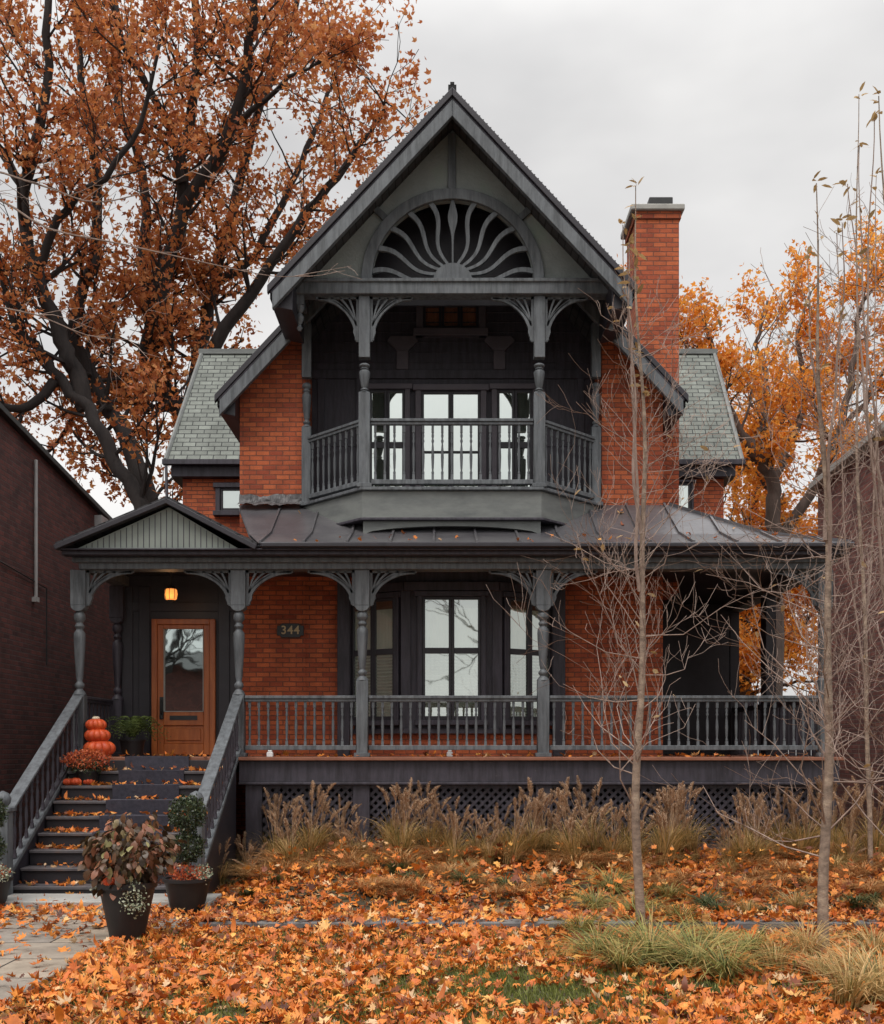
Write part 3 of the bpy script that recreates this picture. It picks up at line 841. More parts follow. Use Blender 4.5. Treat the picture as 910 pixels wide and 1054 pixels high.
for q in ((a+st,a+st+.012,gz0,gz1),(b-st-.012,b-st,gz0,gz1),(a+st,b-st,gz0,gz0+.014)): mb.box(q[0],q[1],1.495,1.53,q[2],q[3])
part(mb,'glass_bead',M['stone'],door)
mb = MB(); mb.box(a+.04,a+.10,1.485,1.50,gz0-.12,gz0+.24); mb.tube([Vector((a+.07,1.49,gz0+.18)),Vector((a+.07,1.43,gz0+.14)),Vector((a+.07,1.43,gz0+.0)),Vector((a+.07,1.49,gz0-.04))],[.014]*4,6); mb.lathe(a+.07,1.47,[(.03,gz0-.1),(.03,gz0-.05)],8)
part(mb,'door_handle',M['iron'],door)
mb = MB(); mb.box(a+st+.10,b-st-.10,1.487,1.50,gz0-.13,gz0-.06); part(mb,'mail_slot',M['iron'],door)
# lower bay window
by0, by1 = 1.12, 1.72
hw0, hw1 = .72, 1.74
pts = [(CX-hw1,by1),(CX-hw0,by0),(CX+hw0,by0),(CX+hw1,by1)]
mb = MB()
def vwall(mb, poly, z0, z1, mi=0):
    n = len(poly); v = [(x,y,z0) for x,y in poly]+[(x,y,z1) for x,y in poly]
    mb.add(v, [(i,(i+1)%n,n+(i+1)%n,n+i) for i in range(n)]+[tuple(range(n,2*n))], mi)
vwall(mb, pts, 2.12, 4.665)
part(mb, 'bay_wall', M['dark'])
mb = MB(); vwall(mb, [(x,y+.03) for x,y in pts], FLOOR, 2.12); part(mb, 'bay_base', M['brick'], uv=True)
mb = MB()
ins = [(CX-hw1-.06,by1),(CX-hw0-.03,by0-.07),(CX+hw0+.03,by0-.07),(CX+hw1+.06,by1)]
vwall(mb, ins, 2.12, 2.20)
for (x,y) in pts[1:3]: mb.box(x-.08,x+.08,y-.035,y+.1,2.2,4.5)
for sx in (-1,1): x = CX+sx*hw1; mb.box(x-.10,x+.10,1.5,1.75,FLOOR,4.66)
for i in range(3): mb.beam((*ins[i],4.5),(*ins[i+1],4.5),.06,.14)
part(mb, 'bay_trim', M['dark'], bevel=.006)
wz0, wz1, tr = 2.33, 4.27, P(0,670,by0).z
window(wallM(CX,by0), -.46,.46, wz0,wz1, 2, [(tr,.09)], 'glass', 'curtain', .08, mat='dark', label='middle sash window of the ground floor bay', blind=tr)
for s in (-1,1):
    mx = CX+s*(hw0+hw1)/2; my = (by0+by1)/2
    ang = math.atan2(by1-by0, hw1-hw0)*s
    window(wallM(mx,my,ang), -.42,.42, wz0,wz1, 2, [(tr,.09)], 'glass_side', 'curtain', .08, mat='dark', label=('left' if s<0 else 'right')+' angled window of the ground floor bay', blind=tr)
# balcony floor and skirt
def expand(poly, e):
    return [(BXL-e,BY+.9),(BXL-e,BY-.0),(UX[0]-e*.45,UY-e),(UX[1]+e*.45,UY-e),(BXR+e,BY),(BXR+e,BY+.9)]
mb = MB()
def slab(mb,e,z0,z1):
    p = expand(None,e); n = len(p); v = [(x,y,z0) for x,y in p]+[(x,y,z1) for x,y in p]
    mb.add(v, [(i,(i+1)%n,n+(i+1)%n,n+i) for i in range(n)]+[tuple(range(n,2*n)),tuple(reversed(range(n)))])
slab(mb,.12,BF-.05,BF)
part(mb,'balcony_floor',M['trim'],bevel=.008)
mb = MB(); slab(mb,.06,BF-.46,BF-.052); part(mb,'balcony_skirt',M['skirt'],bevel=.006)
mb = MB(); slab(mb,.11,BF-.50,BF-.462); part(mb,'balcony_moulding',M['dark'],bevel=.006)
mb = MB(); slab(mb,-.14,4.95,BF-.503); part(mb,'balcony_base',M['black'])
mb = MB(); xa, xb = UX[0]-.02, UX[1]+.02; zt = BF-.505; zb = zt-.22
top = [(xa,zt),(xb,zt)]; n = 20
poly = [(xa,zb)] + [(xa+.04,zb)] + [(xa+.04+(xb-xa-.08)*i/n, zb+.02+.13*math.sin(math.pi*i/n)**.5) for i in range(1,n)] + [(xb-.04,zb),(xb,zb),(xb,zt),(xa,zt)]
# split in columns so that the concave outline stays clean
for i in range(n):
    x0_, x1_ = xa+(xb-xa)*i/n, xa+(xb-xa)*(i+1)/n
    fz = lambda x: zb+.02+.13*max(math.sin(math.pi*(x-xa)/(xb-xa)),0)**.5
    mb.prism([(x0_,fz(x0_)),(x1_,fz(x1_)),(x1_,zt),(x0_,zt)], UY-.03, UY+.05)
part(mb,'balcony_arch',M['skirt'])
# chimney
cx0, cx1, cy0, cy1 = P(655,0,2.2).x, P(699,0,2.2).x, 2.2, 3.1
mb = MB(); ct = P(0,212,2.2).z
mb.box(cx0,cx1,cy0,cy1,4.5,ct-.1)
mb.box(cx0-.03,cx1+.03,cy0-.03,cy1+.03,ct-.22,ct-.1)
ch = part(mb,'chimney',M['brick'],uv=True)
mb = MB(); mb.box(cx0-.10,cx1+.08,cy0-.09,cy1+.09,ct-.1,ct); part(mb,'chimney_cap',M['stone'],ch,bevel=.015)
mb = MB(); cm = (cx0+cx1)/2+.1
mb.box(cm-.17,cm+.17,cy0+.25,cy1-.25,ct,ct+.08); mb.box(cm-.2,cm+.2,cy0+.2,cy1-.2,ct+.14,ct+.26)
for sx in (-.15,.13):
    for yy in (cy0+.28,cy1-.32): mb.box(cm+sx,cm+sx+.03,yy,yy+.03,ct+.08,ct+.14)
part(mb,'flue_cover',M['iron'],ch,bevel=.01)
# side wings with slate mansard roofs
WL, WR, WY = P(188,0,4.9).x, P(745,0,4.9).x, 4.9
eL, eR, wzE = P(171,0,4.7).x, P(763,0,4.7).x, P(0,474,4.7).z
mb = MB(); mb.box(WL,XL+.05,WY,9.4,0,wzE-.2); mb.box(XR-.05,WR,WY,9.4,0,wzE-.2)
part(mb,'wing_wall',M['brick'],uv=True)
tL, tR, tz, ty = P(208,0,6.2).x, P(735,0,6.2).x, P(0,363,6.2).z, 6.2
mb = MB()
e = [(eL,4.65,wzE),(eR,4.65,wzE),(eR,9.8,wzE),(eL,9.8,wzE)]; t = [(tL,ty,tz),(tR,ty,tz),(tR,8.6,tz),(tL,8.6,tz)]
mb.add(e+t,[(0,1,5,4),(1,2,6,5),(2,3,7,6),(3,0,4,7),(4,5,6,7),(3,2,1,0)])
part(mb,'wing_roof',M['slate'],uv=True)
mb = MB()
mb.box(tL-.06,tR+.06,ty-.06,ty+.1,tz-.04,tz+.06)
for a_,b_ in ((0,4),(1,5)):
    mb.tube([Vector(e[a_]),Vector(t[a_])],[.045,.045],6)
part(mb,'hip_flashing',M['skirt'])
mb = MB(); mb.box(eL-.05,XL,4.58,4.7,wzE-.1,wzE-.001); mb.box(XR,eR+.05,4.58,4.7,wzE-.1,wzE-.001)
mb.box(WL-.18,XL,4.72,4.9,wzE-.30,wzE-.1); mb.box(XR,WR+.18,4.72,4.9,wzE-.30,wzE-.1)
mb.box(WL-.2,WL,4.9,9.4,wzE-.30,wzE-.02); mb.box(WR,WR+.2,4.9,9.4,wzE-.30,wzE-.02)
mb.tube([Vector((eL+.02,4.62,wzE-.1)),Vector((eL+.05,4.75,5.0))],[.03,.03],8)
part(mb,'wing_eaves',M['dark'],bevel=.006)
zw0, zw1 = P(0,527,WY).z, P(0,503,WY).z
window(wallM(P(237,0,WY).x,WY), -.18,.26, zw0,zw1, 1, [], 'glass_up','curtain',.09,label='small window in the left brick wing')
window(wallM(P(702,0,WY).x,WY), -.12,.16, zw0,zw1+.1, 1, [], 'glass_up','curtain',.05,label='narrow window in the right brick wing')

# ------------------------------------------------------------------ things on the house
s = empty('house_number_sign', P(299,649,1.57)); tag(s,'black plaque with brass number 344 on the porch brick wall','sign')
mb = MB(); w_, h_ = .215, .115
poly = [(w_*c if abs(c)<1 else w_, 0) for c in ()]
pp = [(-w_,-h_*.7),(-w_*.8,-h_*.7),(-w_*.7,-h_),(w_*.7,-h_),(w_*.8,-h_*.7),(w_,-h_*.7),(w_,h_*.7),(w_*.8,h_*.7),(w_*.6,h_),(-w_*.6,h_),(-w_*.8,h_*.7),(-w_,h_*.7)]
mb.prism(pp,-.015,.02); mb.build('plaque',M['iron'],s,bevel=.004)
cu = bpy.data.curves.new('t','FONT'); cu.body='344'; cu.size=.19; cu.align_x='CENTER'; cu.align_y='CENTER'; cu.extrude=.006; cu.space_character = 1.1; cu.offset=.002
to = bpy.data.objects.new('t',cu); COL.objects.link(to)
bpy.context.view_layer.update()
me = bpy.data.meshes.new_from_object(to.evaluated_get(bpy.context.evaluated_depsgraph_get())); bpy.data.objects.remove(to)
me.materials.clear(); me.materials.append(M['gold'])
no = bpy.data.objects.new('numerals',me); COL.objects.link(no); no.parent=s; no.location=(0,-.022,0); no.rotation_euler=(rad(90),0,0)
# lantern
lp = P(176,612,.9); s = empty('porch_lantern', lp); s.scale=(.82,.82,1); tag(s,'small lit amber glass lantern hanging over the front door','lamp')
mb = MB(); mb.lathe(0,0,[(.06,-.09),(.11,-.07),(.125,0),(.115,.07),(.08,.09)],8,smooth=False); mb.build('lamp_glass',M['lamp'],s)
mb = MB(); 
for k in range(8):
    a=2*math.pi*k/8; mb.tube([Vector((.11*math.cos(a),.11*math.sin(a),-.08)),Vector((.13*math.cos(a),.13*math.sin(a),0)),Vector((.115*math.cos(a),.115*math.sin(a),.08))],[.007]*3,4)
mb.lathe(0,0,[(.12,.085),(.09,.11),(.03,.14),(.012,.15),(.012,4.667-lp.z)],10); mb.lathe(0,0,[(.03,-.12),(.07,-.09),(.075,-.08)],8)
mb.build('lamp_frame',M['iron'],s)
mb = MB(); mb.lathe(0,0,[(.07,4.63-lp.z),(.07,4.666-lp.z)],10); mb.build('ceiling_rose',M['gold'],s)
ld = bpy.data.lights.new('lantern_bulb','POINT'); ld.energy=1.6; ld.color=(1,.6,.28); ld.shadow_soft_size=.14
lo = bpy.data.objects.new('lantern_light',ld); COL.objects.link(lo); lo.parent = s; lo.location=(0,-.22,-.05)

# stair runner
mb = MB(); rx0, rx1 = P(128,0,-.4).x, P(194,0,-.4).x
def sheet(pts):
    for i in range(len(pts)-1):
        (y0,z0),(y1,z1) = pts[i],pts[i+1]
        d = Vector((0,y1-y0,z1-z0)).normalized(); nn = Vector((0,-abs(d.z) if abs(d.z)>.5 else 0, 1 if abs(d.y)>.5 else 0))*.012
        mb.add([(rx0,y0,z0),(rx1,y0,z0),(rx1,y1,z1),(rx0,y1,z1)],[(0,1,2,3)])
pr_ = [(.35,FLOOR+.012),(-.378,FLOOR+.012)]
for k in range(1,6):
    z = FLOOR-RISE*k; y1 = Y0-RUN*(k-1)
    pr_ += [(y1-.012,z+.012),(y1-RUN-.044,z+.012)]
pr_ += [(pr_[-1][0],pr_[-1][1]-.16)]
sheet(pr_)
tag(mb.build('stair_runner',M['mat']),'blue grey carpet runner laid down the upper front steps','carpet')

# pumpkins
def pumpkin(x,y,z,r,h,label,mat='pumpkin',lobes=10,stem=True,group=None,tilt=0):
    mb = MB(); n=60; m=14; v=[];f=[]
    for j in range(m+1):
        ph = math.pi*j/m
        for k in range(n):
            a=2*math.pi*k/n; lob = 1-.13*(1-abs(math.sin(lobes/2*a)))**2
            rr = r*(math.sin(ph)**.8)*lob; zz = h/2 - h/2*math.cos(ph) - .10*h*math.exp(-(rr/r/.3)**2)*(1 if j>m/2 else -1)
            v.append((rr*math.cos(a),rr*math.sin(a),zz))
    for j in range(m):
        for k in range(n): f.append((j*n+k,j*n+(k+1)%n,(j+1)*n+(k+1)%n,(j+1)*n+k))
    mb.add(v,f,0,True)
    e_ = mb.build('pumpkin' if mat=='pumpkin' else 'gourd',M[mat]); e_.location=(x,y,z); e_.rotation_euler=(tilt+R.uniform(-.05,.05),tilt*.6+R.uniform(-.05,.05),R.uniform(0,3)); e_.scale=(R.uniform(.94,1.06),R.uniform(.94,1.06),1)
    tag(e_,label,'pumpkin' if mat=='pumpkin' else 'gourd',group)
    if stem:
        mb = MB(); mb.tube([Vector((0,0,h*.86)),Vector((.01,0,h*1.0)),Vector((.03,.01,h*1.1))],[r*.13,r*.08,r*.07],7); mb.build('stalk',M['stem'],e_)
    return e_
px_ = P(102,0,-.1).x; G='orange pumpkins stacked by the steps'
pumpkin(px_,-.08,FLOOR,.235,.25,'large flat orange pumpkin at the bottom of the stack of three',group=G,stem=False)
pumpkin(px_-.03,-.08,FLOOR+.205,.185,.215,'middle orange pumpkin of the stack beside the fern',group=G,stem=False)
pumpkin(px_-.05,-.08,FLOOR+.375,.15,.185,'smaller orange pumpkin near the top of the stack',group=G,stem=False)
pumpkin(px_-.05,-.08,FLOOR+.535,.055,.06,'tiny cream gourd balanced on top of the pumpkin stack','pumpkin_w')
zs = FLOOR-2*RISE; ysx = Y0-RUN*1-.16
pumpkin(P(71,0,ysx).x,ysx,zs,.085,.10,'small orange pumpkin at the left end of the step under the mums')
pumpkin(P(80.5,0,ysx).x,ysx-.01,zs,.10,.115,'small orange pumpkin between its neighbours under the mums')
pumpkin(P(91,0,ysx).x,ysx,zs,.095,.11,'small orange pumpkin on the step, right beside the cream gourd')
pumpkin(P(86,0,ysx).x,ysx+.04,zs+.12,.09,.10,'cream gourd resting above the small pumpkins on the step','pumpkin_w',tilt=.3)

# ------------------------------------------------------------------ foliage templates
T_DIAM = ([(0,0,0),(.5,.32,.06),(1,0,-.05),(.5,-.32,.06)],[(0,1,2),(0,2,3)])
def T_MAPLE():
    tips = [(-90,.25),(-60,.42),(-35,.72),(-12,.5),(5,1.0),(28,.52),(52,.95),(72,.6),(90,1.12),(108,.6),(128,.95),(152,.52),(175,1.0),(192,.5),(215,.72),(240,.42)]
    v = [(0,0,0)]
    for i,(a,r) in enumerate(tips):
        v.append((r*math.cos(rad(a)), r*math.sin(rad(a)), .16*r*r*(1 if i%3 else 1.6)-.05))
    return v, [(0,i+1,(i+1)%len(tips)+1) for i in range(len(tips))]
T_MAP = T_MAPLE()
T_LONG = ([(0,0,0),(.3,.17,.03),(.7,.14,.0),(1,0,-.10),(.7,-.14,.0),(.3,-.17,.03)],[(0,1,5),(1,2,4),(1,4,5),(2,3,4)])
def T_STAR():
    tips=[(0,1),(38,.45),(62,.85),(115,.4),(180,.25),(245,.4),(298,.85),(322,.45)]
    v=[(.3,0,.05)]+[(.3+.62*r*math.cos(rad(a)),.62*r*math.sin(rad(a)),-.06*(i%2)) for i,(a,r) in enumerate(tips)]
    return v,[(0,i+1,(i+1)%8+1) for i in range(8)]
T_ST = T_STAR()
def rnd_rot(n, flat=False):
    if flat: return euler_mats(NR.normal(0,.32,n), NR.normal(0,.32,n), NR.uniform(0,6.28,n))
    return euler_mats(NR.uniform(0,6.28,n), NR.uniform(-1.3,1.3,n), NR.uniform(0,6.28,n))
def bladeclump(n, h, spread, w, lean=1.0, seed=0):
    """curved blades as arrays; returns MB-like lists"""
    rr = random.Random(seed); V=[];Fc=[];T=[]
    for i in range(n):
        a = rr.uniform(0,6.28); r0 = spread*.22*rr.random(); hh = h*rr.uniform(.6,1.1); out = spread*rr.uniform(.25,1.0)*lean
        bx,by = r0*math.cos(a), r0*math.sin(a); dx,dy = math.cos(a+rr.gauss(0,.4)), math.sin(a+rr.gauss(0,.4))
        sx,sy = -dy,dx; b=len(V); K=4; t_=rr.random()
        for k in range(K+1):
            t=k/K; o=out*t**1.9; z=hh*(t-.38*lean*t**3)
            ww = w*(1-t)**.7*.5+.0008
            V += [(bx+dx*o+sx*ww,by+dy*o+sy*ww,z),(bx+dx*o-sx*ww,by+dy*o-sy*ww,z)]
        for k in range(K): Fc.append((b+2*k,b+2*k+1,b+2*k+3,b+2*k+2)); T.append(t_)
    return V,Fc,T
def mesh_tint(name,V,Fc,T,mat):
    me = bpy.data.meshes.new(name); me.from_pydata(V,[],Fc)
    a = me.attributes.new('tint','FLOAT','FACE'); a.data.foreach_set('value',T); me.materials.append(mat); return me
def plume_mesh(name, n, h, spread, seed, mat):
    rr = random.Random(seed); V=[];Fc=[];T=[]
    for i in range(n):
        a=rr.uniform(0,6.28); out=spread*rr.uniform(.1,.8); hh=h*rr.uniform(.6,1.15); dx,dy=math.cos(a),math.sin(a); t_=rr.random()
        pts=[(dx*out*t**1.6,dy*out*t**1.6,hh*t) for t in (0,.35,.7,1)]
        for k in range(3):
            b=len(V); p,q=pts[k],pts[k+1]; ww=.003
            V += [(p[0]-dy*ww,p[1]+dx*ww,p[2]),(p[0]+dy*ww,p[1]-dx*ww,p[2]),(q[0]+dy*ww,q[1]-dx*ww,q[2]),(q[0]-dy*ww,q[1]+dx*ww,q[2])]; Fc.append((b,b+1,b+2,b+3)); T.append(t_)
        p=Vector(pts[2]); q=Vector(pts[3]); d=(q-p).normalized(); Lp = rr.uniform(.18,.30)
        droop = Vector((dx,dy,-.2))*rr.uniform(0,.08)
        for j in range(120):
            u = rr.random(); c = q - d*Lp*(1-u) + droop*u*u; wid = .036*math.sin(math.pi*min(u*.85+.1,1))+.004
            aa=rr.uniform(0,6.28); e=Vector((math.cos(aa),math.sin(aa),rr.uniform(.6,1.6))).normalized()*wid*1.5; sd=e.cross(Vector((0,0,1))).normalized()*.0055
            b=len(V); V += [tuple(c-sd),tuple(c+sd),tuple(c+e+sd*.3),tuple(c+e-sd*.3)]; Fc.append((b,b+1,b+2,b+3)); T.append(min(1,max(0,t_*.5+rr.random()*.5)))
    return mesh_tint(name,V,Fc,T,mat)
_O = 'first second third fourth fifth sixth seventh eighth ninth tenth eleventh twelfth thirteenth fourteenth fifteenth sixteenth seventeenth eighteenth nineteenth'.split()
ORD = _O + [t+'ieth' if k==0 else t+'y '+_O[k-1] for t in ('twent','thirt','fort','fift','sixt','sevent','eight') for k in range(10)]
# plumed grasses along the lattice
blades = [mesh_tint('grass_blades',*bladeclump(190,.78,.55,.011,.9,s_),M['blade_d']) for s_ in range(4)]
plumes = [plume_mesh('plumes',15,.98,.48,20+s_,M['plume']) for s_ in range(5)]
xsp = sorted([P(px,0,-.9).x + R.gauss(0,.10) for px in (235,262,292,318,345,372,398,420,445,470,496,522,548,566,590,612,636,668,690,715,742,768,795,822,850,880,248,278,306,332,358,384,410,433,458,484,508,535,558,580,600,624,650,678,702,728,755,782,808,836,866)])
for i,x in enumerate(xsp):
    y = -R.uniform(.45,1.7); o = empty('plume_grass_clump',(x,y,gh(x,y)))
    sc = R.choice((.55,.68,.8,.9,1.02))*R.uniform(.92,1.08); o.scale=(sc,sc,sc*R.uniform(.9,1.1)*(.82 if x<-2.4 else 1)); o.rotation_euler=(R.gauss(0,.13),R.gauss(0,.13),R.uniform(0,6))
    tag(o,'tan plumed grass clump before the porch lattice, %s from the left'%ORD[i],'grass clump','plumed grasses along the lattice')
    for nm,me in (('foliage',blades[i%4]),('plumes',plumes[i%5])):
        c = bpy.data.objects.new(nm,me); COL.objects.link(c); c.parent=o
# sedges and green clumps
green = [mesh_tint('green_blades',*bladeclump(190,.42,.50,.010,1.15,40+s_),M['blade_g']) for s_ in range(3)]
dry = [mesh_tint('dry_blades',*bladeclump(150,.42,.42,.008,1.0,60+s_),M['blade_d']) for s_ in range(3)]
rust = [mesh_tint('rust_blades',*bladeclump(150,.40,.46,.010,1.15,100+s_),M['blade_r']) for s_ in range(3)]
sedge = [mesh_tint('sedge_blades',*bladeclump(150,.22,.24,.010,1.1,80+s_),M['blade_s']) for s_ in range(3)]
def ground_pt(px,py):
    d = EYE*F/(py-770); x=(px-455)*d/F; y=d+CAMY
    for _ in range(4):
        d = (EYE-gh(x,y))*F/(py-770); x=(px-455)*d/F; y=d+CAMY
    return x,y
def clumps(kind, name, label, grp, spots, meshes, cat='grass clump'):
    sp = sorted([(*ground_pt(px,py),s_) for px,py,s_ in spots])
    for i,(x,y,s_) in enumerate(sp):
        o = bpy.data.objects.new(name,meshes[i%len(meshes)]); COL.objects.link(o); o.location=(x,y,gh(x,y)-.01); o.scale=(s_*1.15,s_*1.15,s_*R.uniform(.85,1.3)); o.rotation_euler=(R.uniform(-.2,.2),R.uniform(-.2,.2),R.uniform(0,6))
        tag(o,label%ORD[i],cat,grp)
clumps('g','green_grass_clump','yellow green arching grass clump around the sapling trunks, %s from the left','green grass clumps by the saplings',
  [(618,985,1),(640,1000,1),(668,990,1.15),(690,985,.9),(715,1000,1),(748,1008,1),(600,965,.8),(735,975,.9),(775,985,.9),(700,955,.8),(655,945,.85),(630,930,.8),(612,940,.7),(690,930,.7)],green)
clumps('d','dry_grass_clump','straw coloured grass clump at the right of the garden, %s from the left','straw grass clumps at the right',
  [(800,1000,.9),(830,985,.9),(872,1040,1.1),(905,1035,1.2),(890,1012,1),(845,1010,.8),(770,945,.7),(820,940,.7),(560,925,.6),(600,910,.7),(700,905,.8),(750,915,.8),(480,905,.6),(520,900,.7),(330,905,.6),(380,900,.7),(430,900,.6),(290,900,.7),(900,985,.9),(915,950,.9),(860,905,.9),(640,890,.9)],dry)
_r=random.Random(4)
rs_ = sorted((_r.uniform(-2.6,5.9), -_r.uniform(.9,3.3)) for _ in range(84))
rs_ = [(x,y) for x,y in rs_ if not (x<-1.6 and y<-2.4)]
for i,(x,y) in enumerate(rs_):
    o = bpy.data.objects.new('rusty_grass_clump',rust[i%3]); COL.objects.link(o); q=_r.uniform(.85,1.35)*(1 if y>-2 else .75); o.location=(x,y,gh(x,y)-.01); o.scale=(q,q,q*.85); o.rotation_euler=(0,0,_r.uniform(0,6))
    tag(o,'matted rust brown grass clump in the bed, %s from the left'%ORD[i],'grass clump','rust brown grasses matted in the bed')
clumps('s','dark_sedge','low dark green sedge tuft in the leaf covered bed, %s from the left','dark sedges in the bed',
  [(255,926,1),(285,924,.8),(243,915,.9),(310,915,.7),(408,922,1),(420,926,.8),(476,925,1.1),(445,918,.7),(520,926,1),(552,912,.8),(345,914,.7),(728,935,1.1),(738,940,.9),(790,945,1),(880,940,1.1),(900,938,1),(370,918,.6),(820,925,.8)],sedge)

# ------------------------------------------------------------------ fallen leaves
def in_walk(x,y): return x < -3.2 and y < -2.6
pos=[];n_try=0
while len(pos) < 31000:
    y = R.uniform(-9.6,-.25); hwid = (y-CAMY)*.44+.5; x = R.uniform(-hwid,hwid); 
    if x < -2.95 and y > -2.6: continue
    dens = .9 + .35*noise.noise(Vector((x*1.1,y*1.1,7)))
    g1 = math.exp(-(((x-.75)/1.3)**2+((y+7.5)/.95)**2)*1.0); g2 = math.exp(-(((x+1.6)/.7)**2+((y+8.2)/.6)**2)); g3 = math.exp(-(((x-2.2)/.9)**2+((y+7.3)/.35)**2))
    nn = noise.noise(Vector((x*2.3,y*2.3,1)))
    dens *= 1-min(1,.95*max(g1,g2*.75,g3,.25)*(1.0+1.5*nn))
    if y > -4.2 and x > -2.8: dens *= .75 + .5*noise.noise(Vector((x*1.7,y*1.7,4)))
    if in_walk(x,y):
        dens = .42*math.exp((y+3.4)/.9*1 if y<-3.4 else 0) if y<-2.6 else .5
        dens = dens*.9+.015
    if -4.72<y<-4.28 and -1.6<x<1.9: dens *= .7+.5*max(0,noise.noise(Vector((x*2,y*2,14))))
    if R.random() < dens:
        z = gh(x,y)
        if in_walk(x,y): z = .03
        if -4.72<y<-4.28 and x>-2.5: z = max(z,.10)
        pos.append((x,y,z+.012+R.random()**2*.055))
for _ in range(1500):
    x, y = R.uniform(-2.6,6.5), -R.uniform(.5,3.6); pos.append((x,y,gh(x,y)+.05+.28*R.random()**1.6))
def patch(x0,x1,y0,y1,z,n):
    for _ in range(n): pos.append((R.uniform(x0,x1),R.uniform(y0,y1),z+.01+R.random()*.03))
for k in range(0,NS):
    z = FLOOR-RISE*k; y1 = Y0-RUN*(k-1) if k else .1; y0 = (y1-RUN) if k else Y0
    n_ = 70 if k else 25
    if 0 < k < 6:
        patch(sxl+.05,rx0-.02,y0+.03,y1-.02,z,int(n_*.5)); patch(rx1+.02,sxr-.03,y0+.03,y1-.02,z,int(n_*.45)); patch(rx0,rx1,y0+.05,y1-.02,z+.012,int(n_*.22))
    else: patch(sxl+.05,sxr-.05,y0+.03,y1-.02,z,n_)
for _ in range(70):
    t = R.random()**1.5; x = R.uniform(-2.3,CR-.3)
    if x < hx(t)-.1: q = slopeP(x,t); pos.append((q.x,q.y,q.z+.025))
patch(PX[1]+.1,SX,-.25,.25,FLOOR,70); patch(PX[0],SX,.2,1.1,FLOOR,90)
pos=np.array(pos); N=len(pos)
sc = np.clip(NR.lognormal(-2.88,.30,N),.024,.095); tint = np.clip(NR.beta(2.2,2.2,N)+.12*NR.normal(0,1,N),0,1); br = np.array([noise.noise(Vector((p_[0]*.8,p_[1]*.8,31))) for p_ in pos]); tint = np.where(NR.rand(N)<.10+.3*np.clip(br,0,1), tint*.3, tint**.85)
rt = euler_mats(NR.normal(0,.5,N),NR.normal(0,.5,N),NR.uniform(0,6.28,N))
flip = NR.rand(N)<.4; rt[flip,:,2]*=-1
rt[:,:,2] *= NR.uniform(.3,4.2,N)[:,None]; sq_ = NR.uniform(.55,1.05,N); rt[:,:,0] *= sq_[:,None]   # curled and folded leaves
step_l = (pos[:,2]>.5); sc[step_l]*=.85
k2 = NR.rand(N)<.24
tag(scatter('fallen_leaves',T_LONG[0],T_LONG[1],pos[k2],rt[k2],sc[k2]*1.9,tint[k2]*.8,M['leaf_g']),'narrow brown and yellow leaves mixed into the maple leaf carpet','fallen leaves',kind='stuff')
k1 = ~k2
tag(scatter('fallen_leaves',T_MAP[0],T_MAP[1],pos[k1],rt[k1],sc[k1],tint[k1],M['leaf_g']),'thick carpet of orange maple leaves over lawn, bed and steps','fallen leaves',kind='stuff')
# lawn grass in the open patches
pos=[]
while len(pos) < 34000:
    y = R.uniform(-9.6,-4.8); hwid=(y-CAMY)*.44+.4; x=R.uniform(-3.1,hwid)
    if x<-3.15: continue
    g1 = math.exp(-(((x-.55)/1.5)**2+((y+7.4)/1.3)**2)); 
    if R.random() < .35+.75*g1: pos.append((x,y,gh(x,y)-.005))
pos=np.array(pos); N=len(pos)
TB=([(-.06,0,0),(.06,0,0),(.02,.16,.75),(0,.35,1)],[(0,1,2),(0,2,3)])
tag(scatter('lawn_grass',TB[0],TB[1],pos,euler_mats(NR.normal(0,.3,N),NR.normal(0,.3,N),NR.uniform(0,6.28,N)),NR.uniform(.035,.085,N),NR.rand(N),M['lawn']),'short green lawn grass showing between the fallen leaves','grass',kind='stuff')

# ------------------------------------------------------------------ potted plants
def leafball(name, c, r, n, size, mat, parent, flat=1.0, shell=.55, tmpl=T_DIAM, hang=0):
    d = NR.normal(0,1,(n,3)); d/=np.linalg.norm(d,axis=1)[:,None]
    rr = r*(shell+(1-shell)*NR.rand(n)**.5)*(1+.08*NR.normal(0,1,n)); p=d*rr[:,None]; p[:,2]*=flat; p+=np.array(c)
    return scatter(name,tmpl[0],tmpl[1],p,rnd_rot(n),NR.uniform(.6,1.3,n)*size,NR.rand(n),mat,parent)
def pot_mesh(r0,r1,h,seg=24):
    mb=MB(); mb.lathe(0,0,[(r0,0),(r1*.97,h*.9),(r1*1.05,h*.9),(r1*1.05,h),(r1*.93,h),(r1*.9,h*.93)],seg); return mb
# big planter
x,y = ground_pt(131,968); x=P(131,0,y).x
s = empty('planter',(x,y,.03)); tag(s,'tall tapered black planter overflowing with bronze autumn foliage on the walkway edge','planter')
pot_mesh(.165,.275,.55).build('pot',M['plant_pot'],s)
T_OVAL = ([(0,0,0),(.22,.22,.05),(.55,.30,.04),(.85,.16,-.02),(1,0,-.10),(.85,-.16,-.02),(.55,-.30,.04),(.22,-.22,.05)],[(0,1,7),(1,2,7),(2,6,7),(2,3,6),(3,5,6),(3,4,5)])
n=900; d=NR.normal(0,1,(n,3)); d/=np.linalg.norm(d,axis=1)[:,None]; p=d*(.6+.4*NR.rand(n)**.6)[:,None]*np.array([.40,.35,.36])*np.array([1+.55*noise.noise(Vector(tuple(q*2.2))) for q in d])[:,None]+np.array([0,0,.83]); p[:,2]=np.clip(p[:,2],.46,1.3)
r_=euler_mats(NR.normal(0,.6,n),NR.uniform(.2,1.6,n),np.arctan2(d[:,1],d[:,0])+NR.normal(0,.7,n))
scatter('foliage',T_OVAL[0],T_OVAL[1],p,r_,NR.uniform(.06,.125,n),NR.beta(1.0,1.6,n),M['croton'],s)
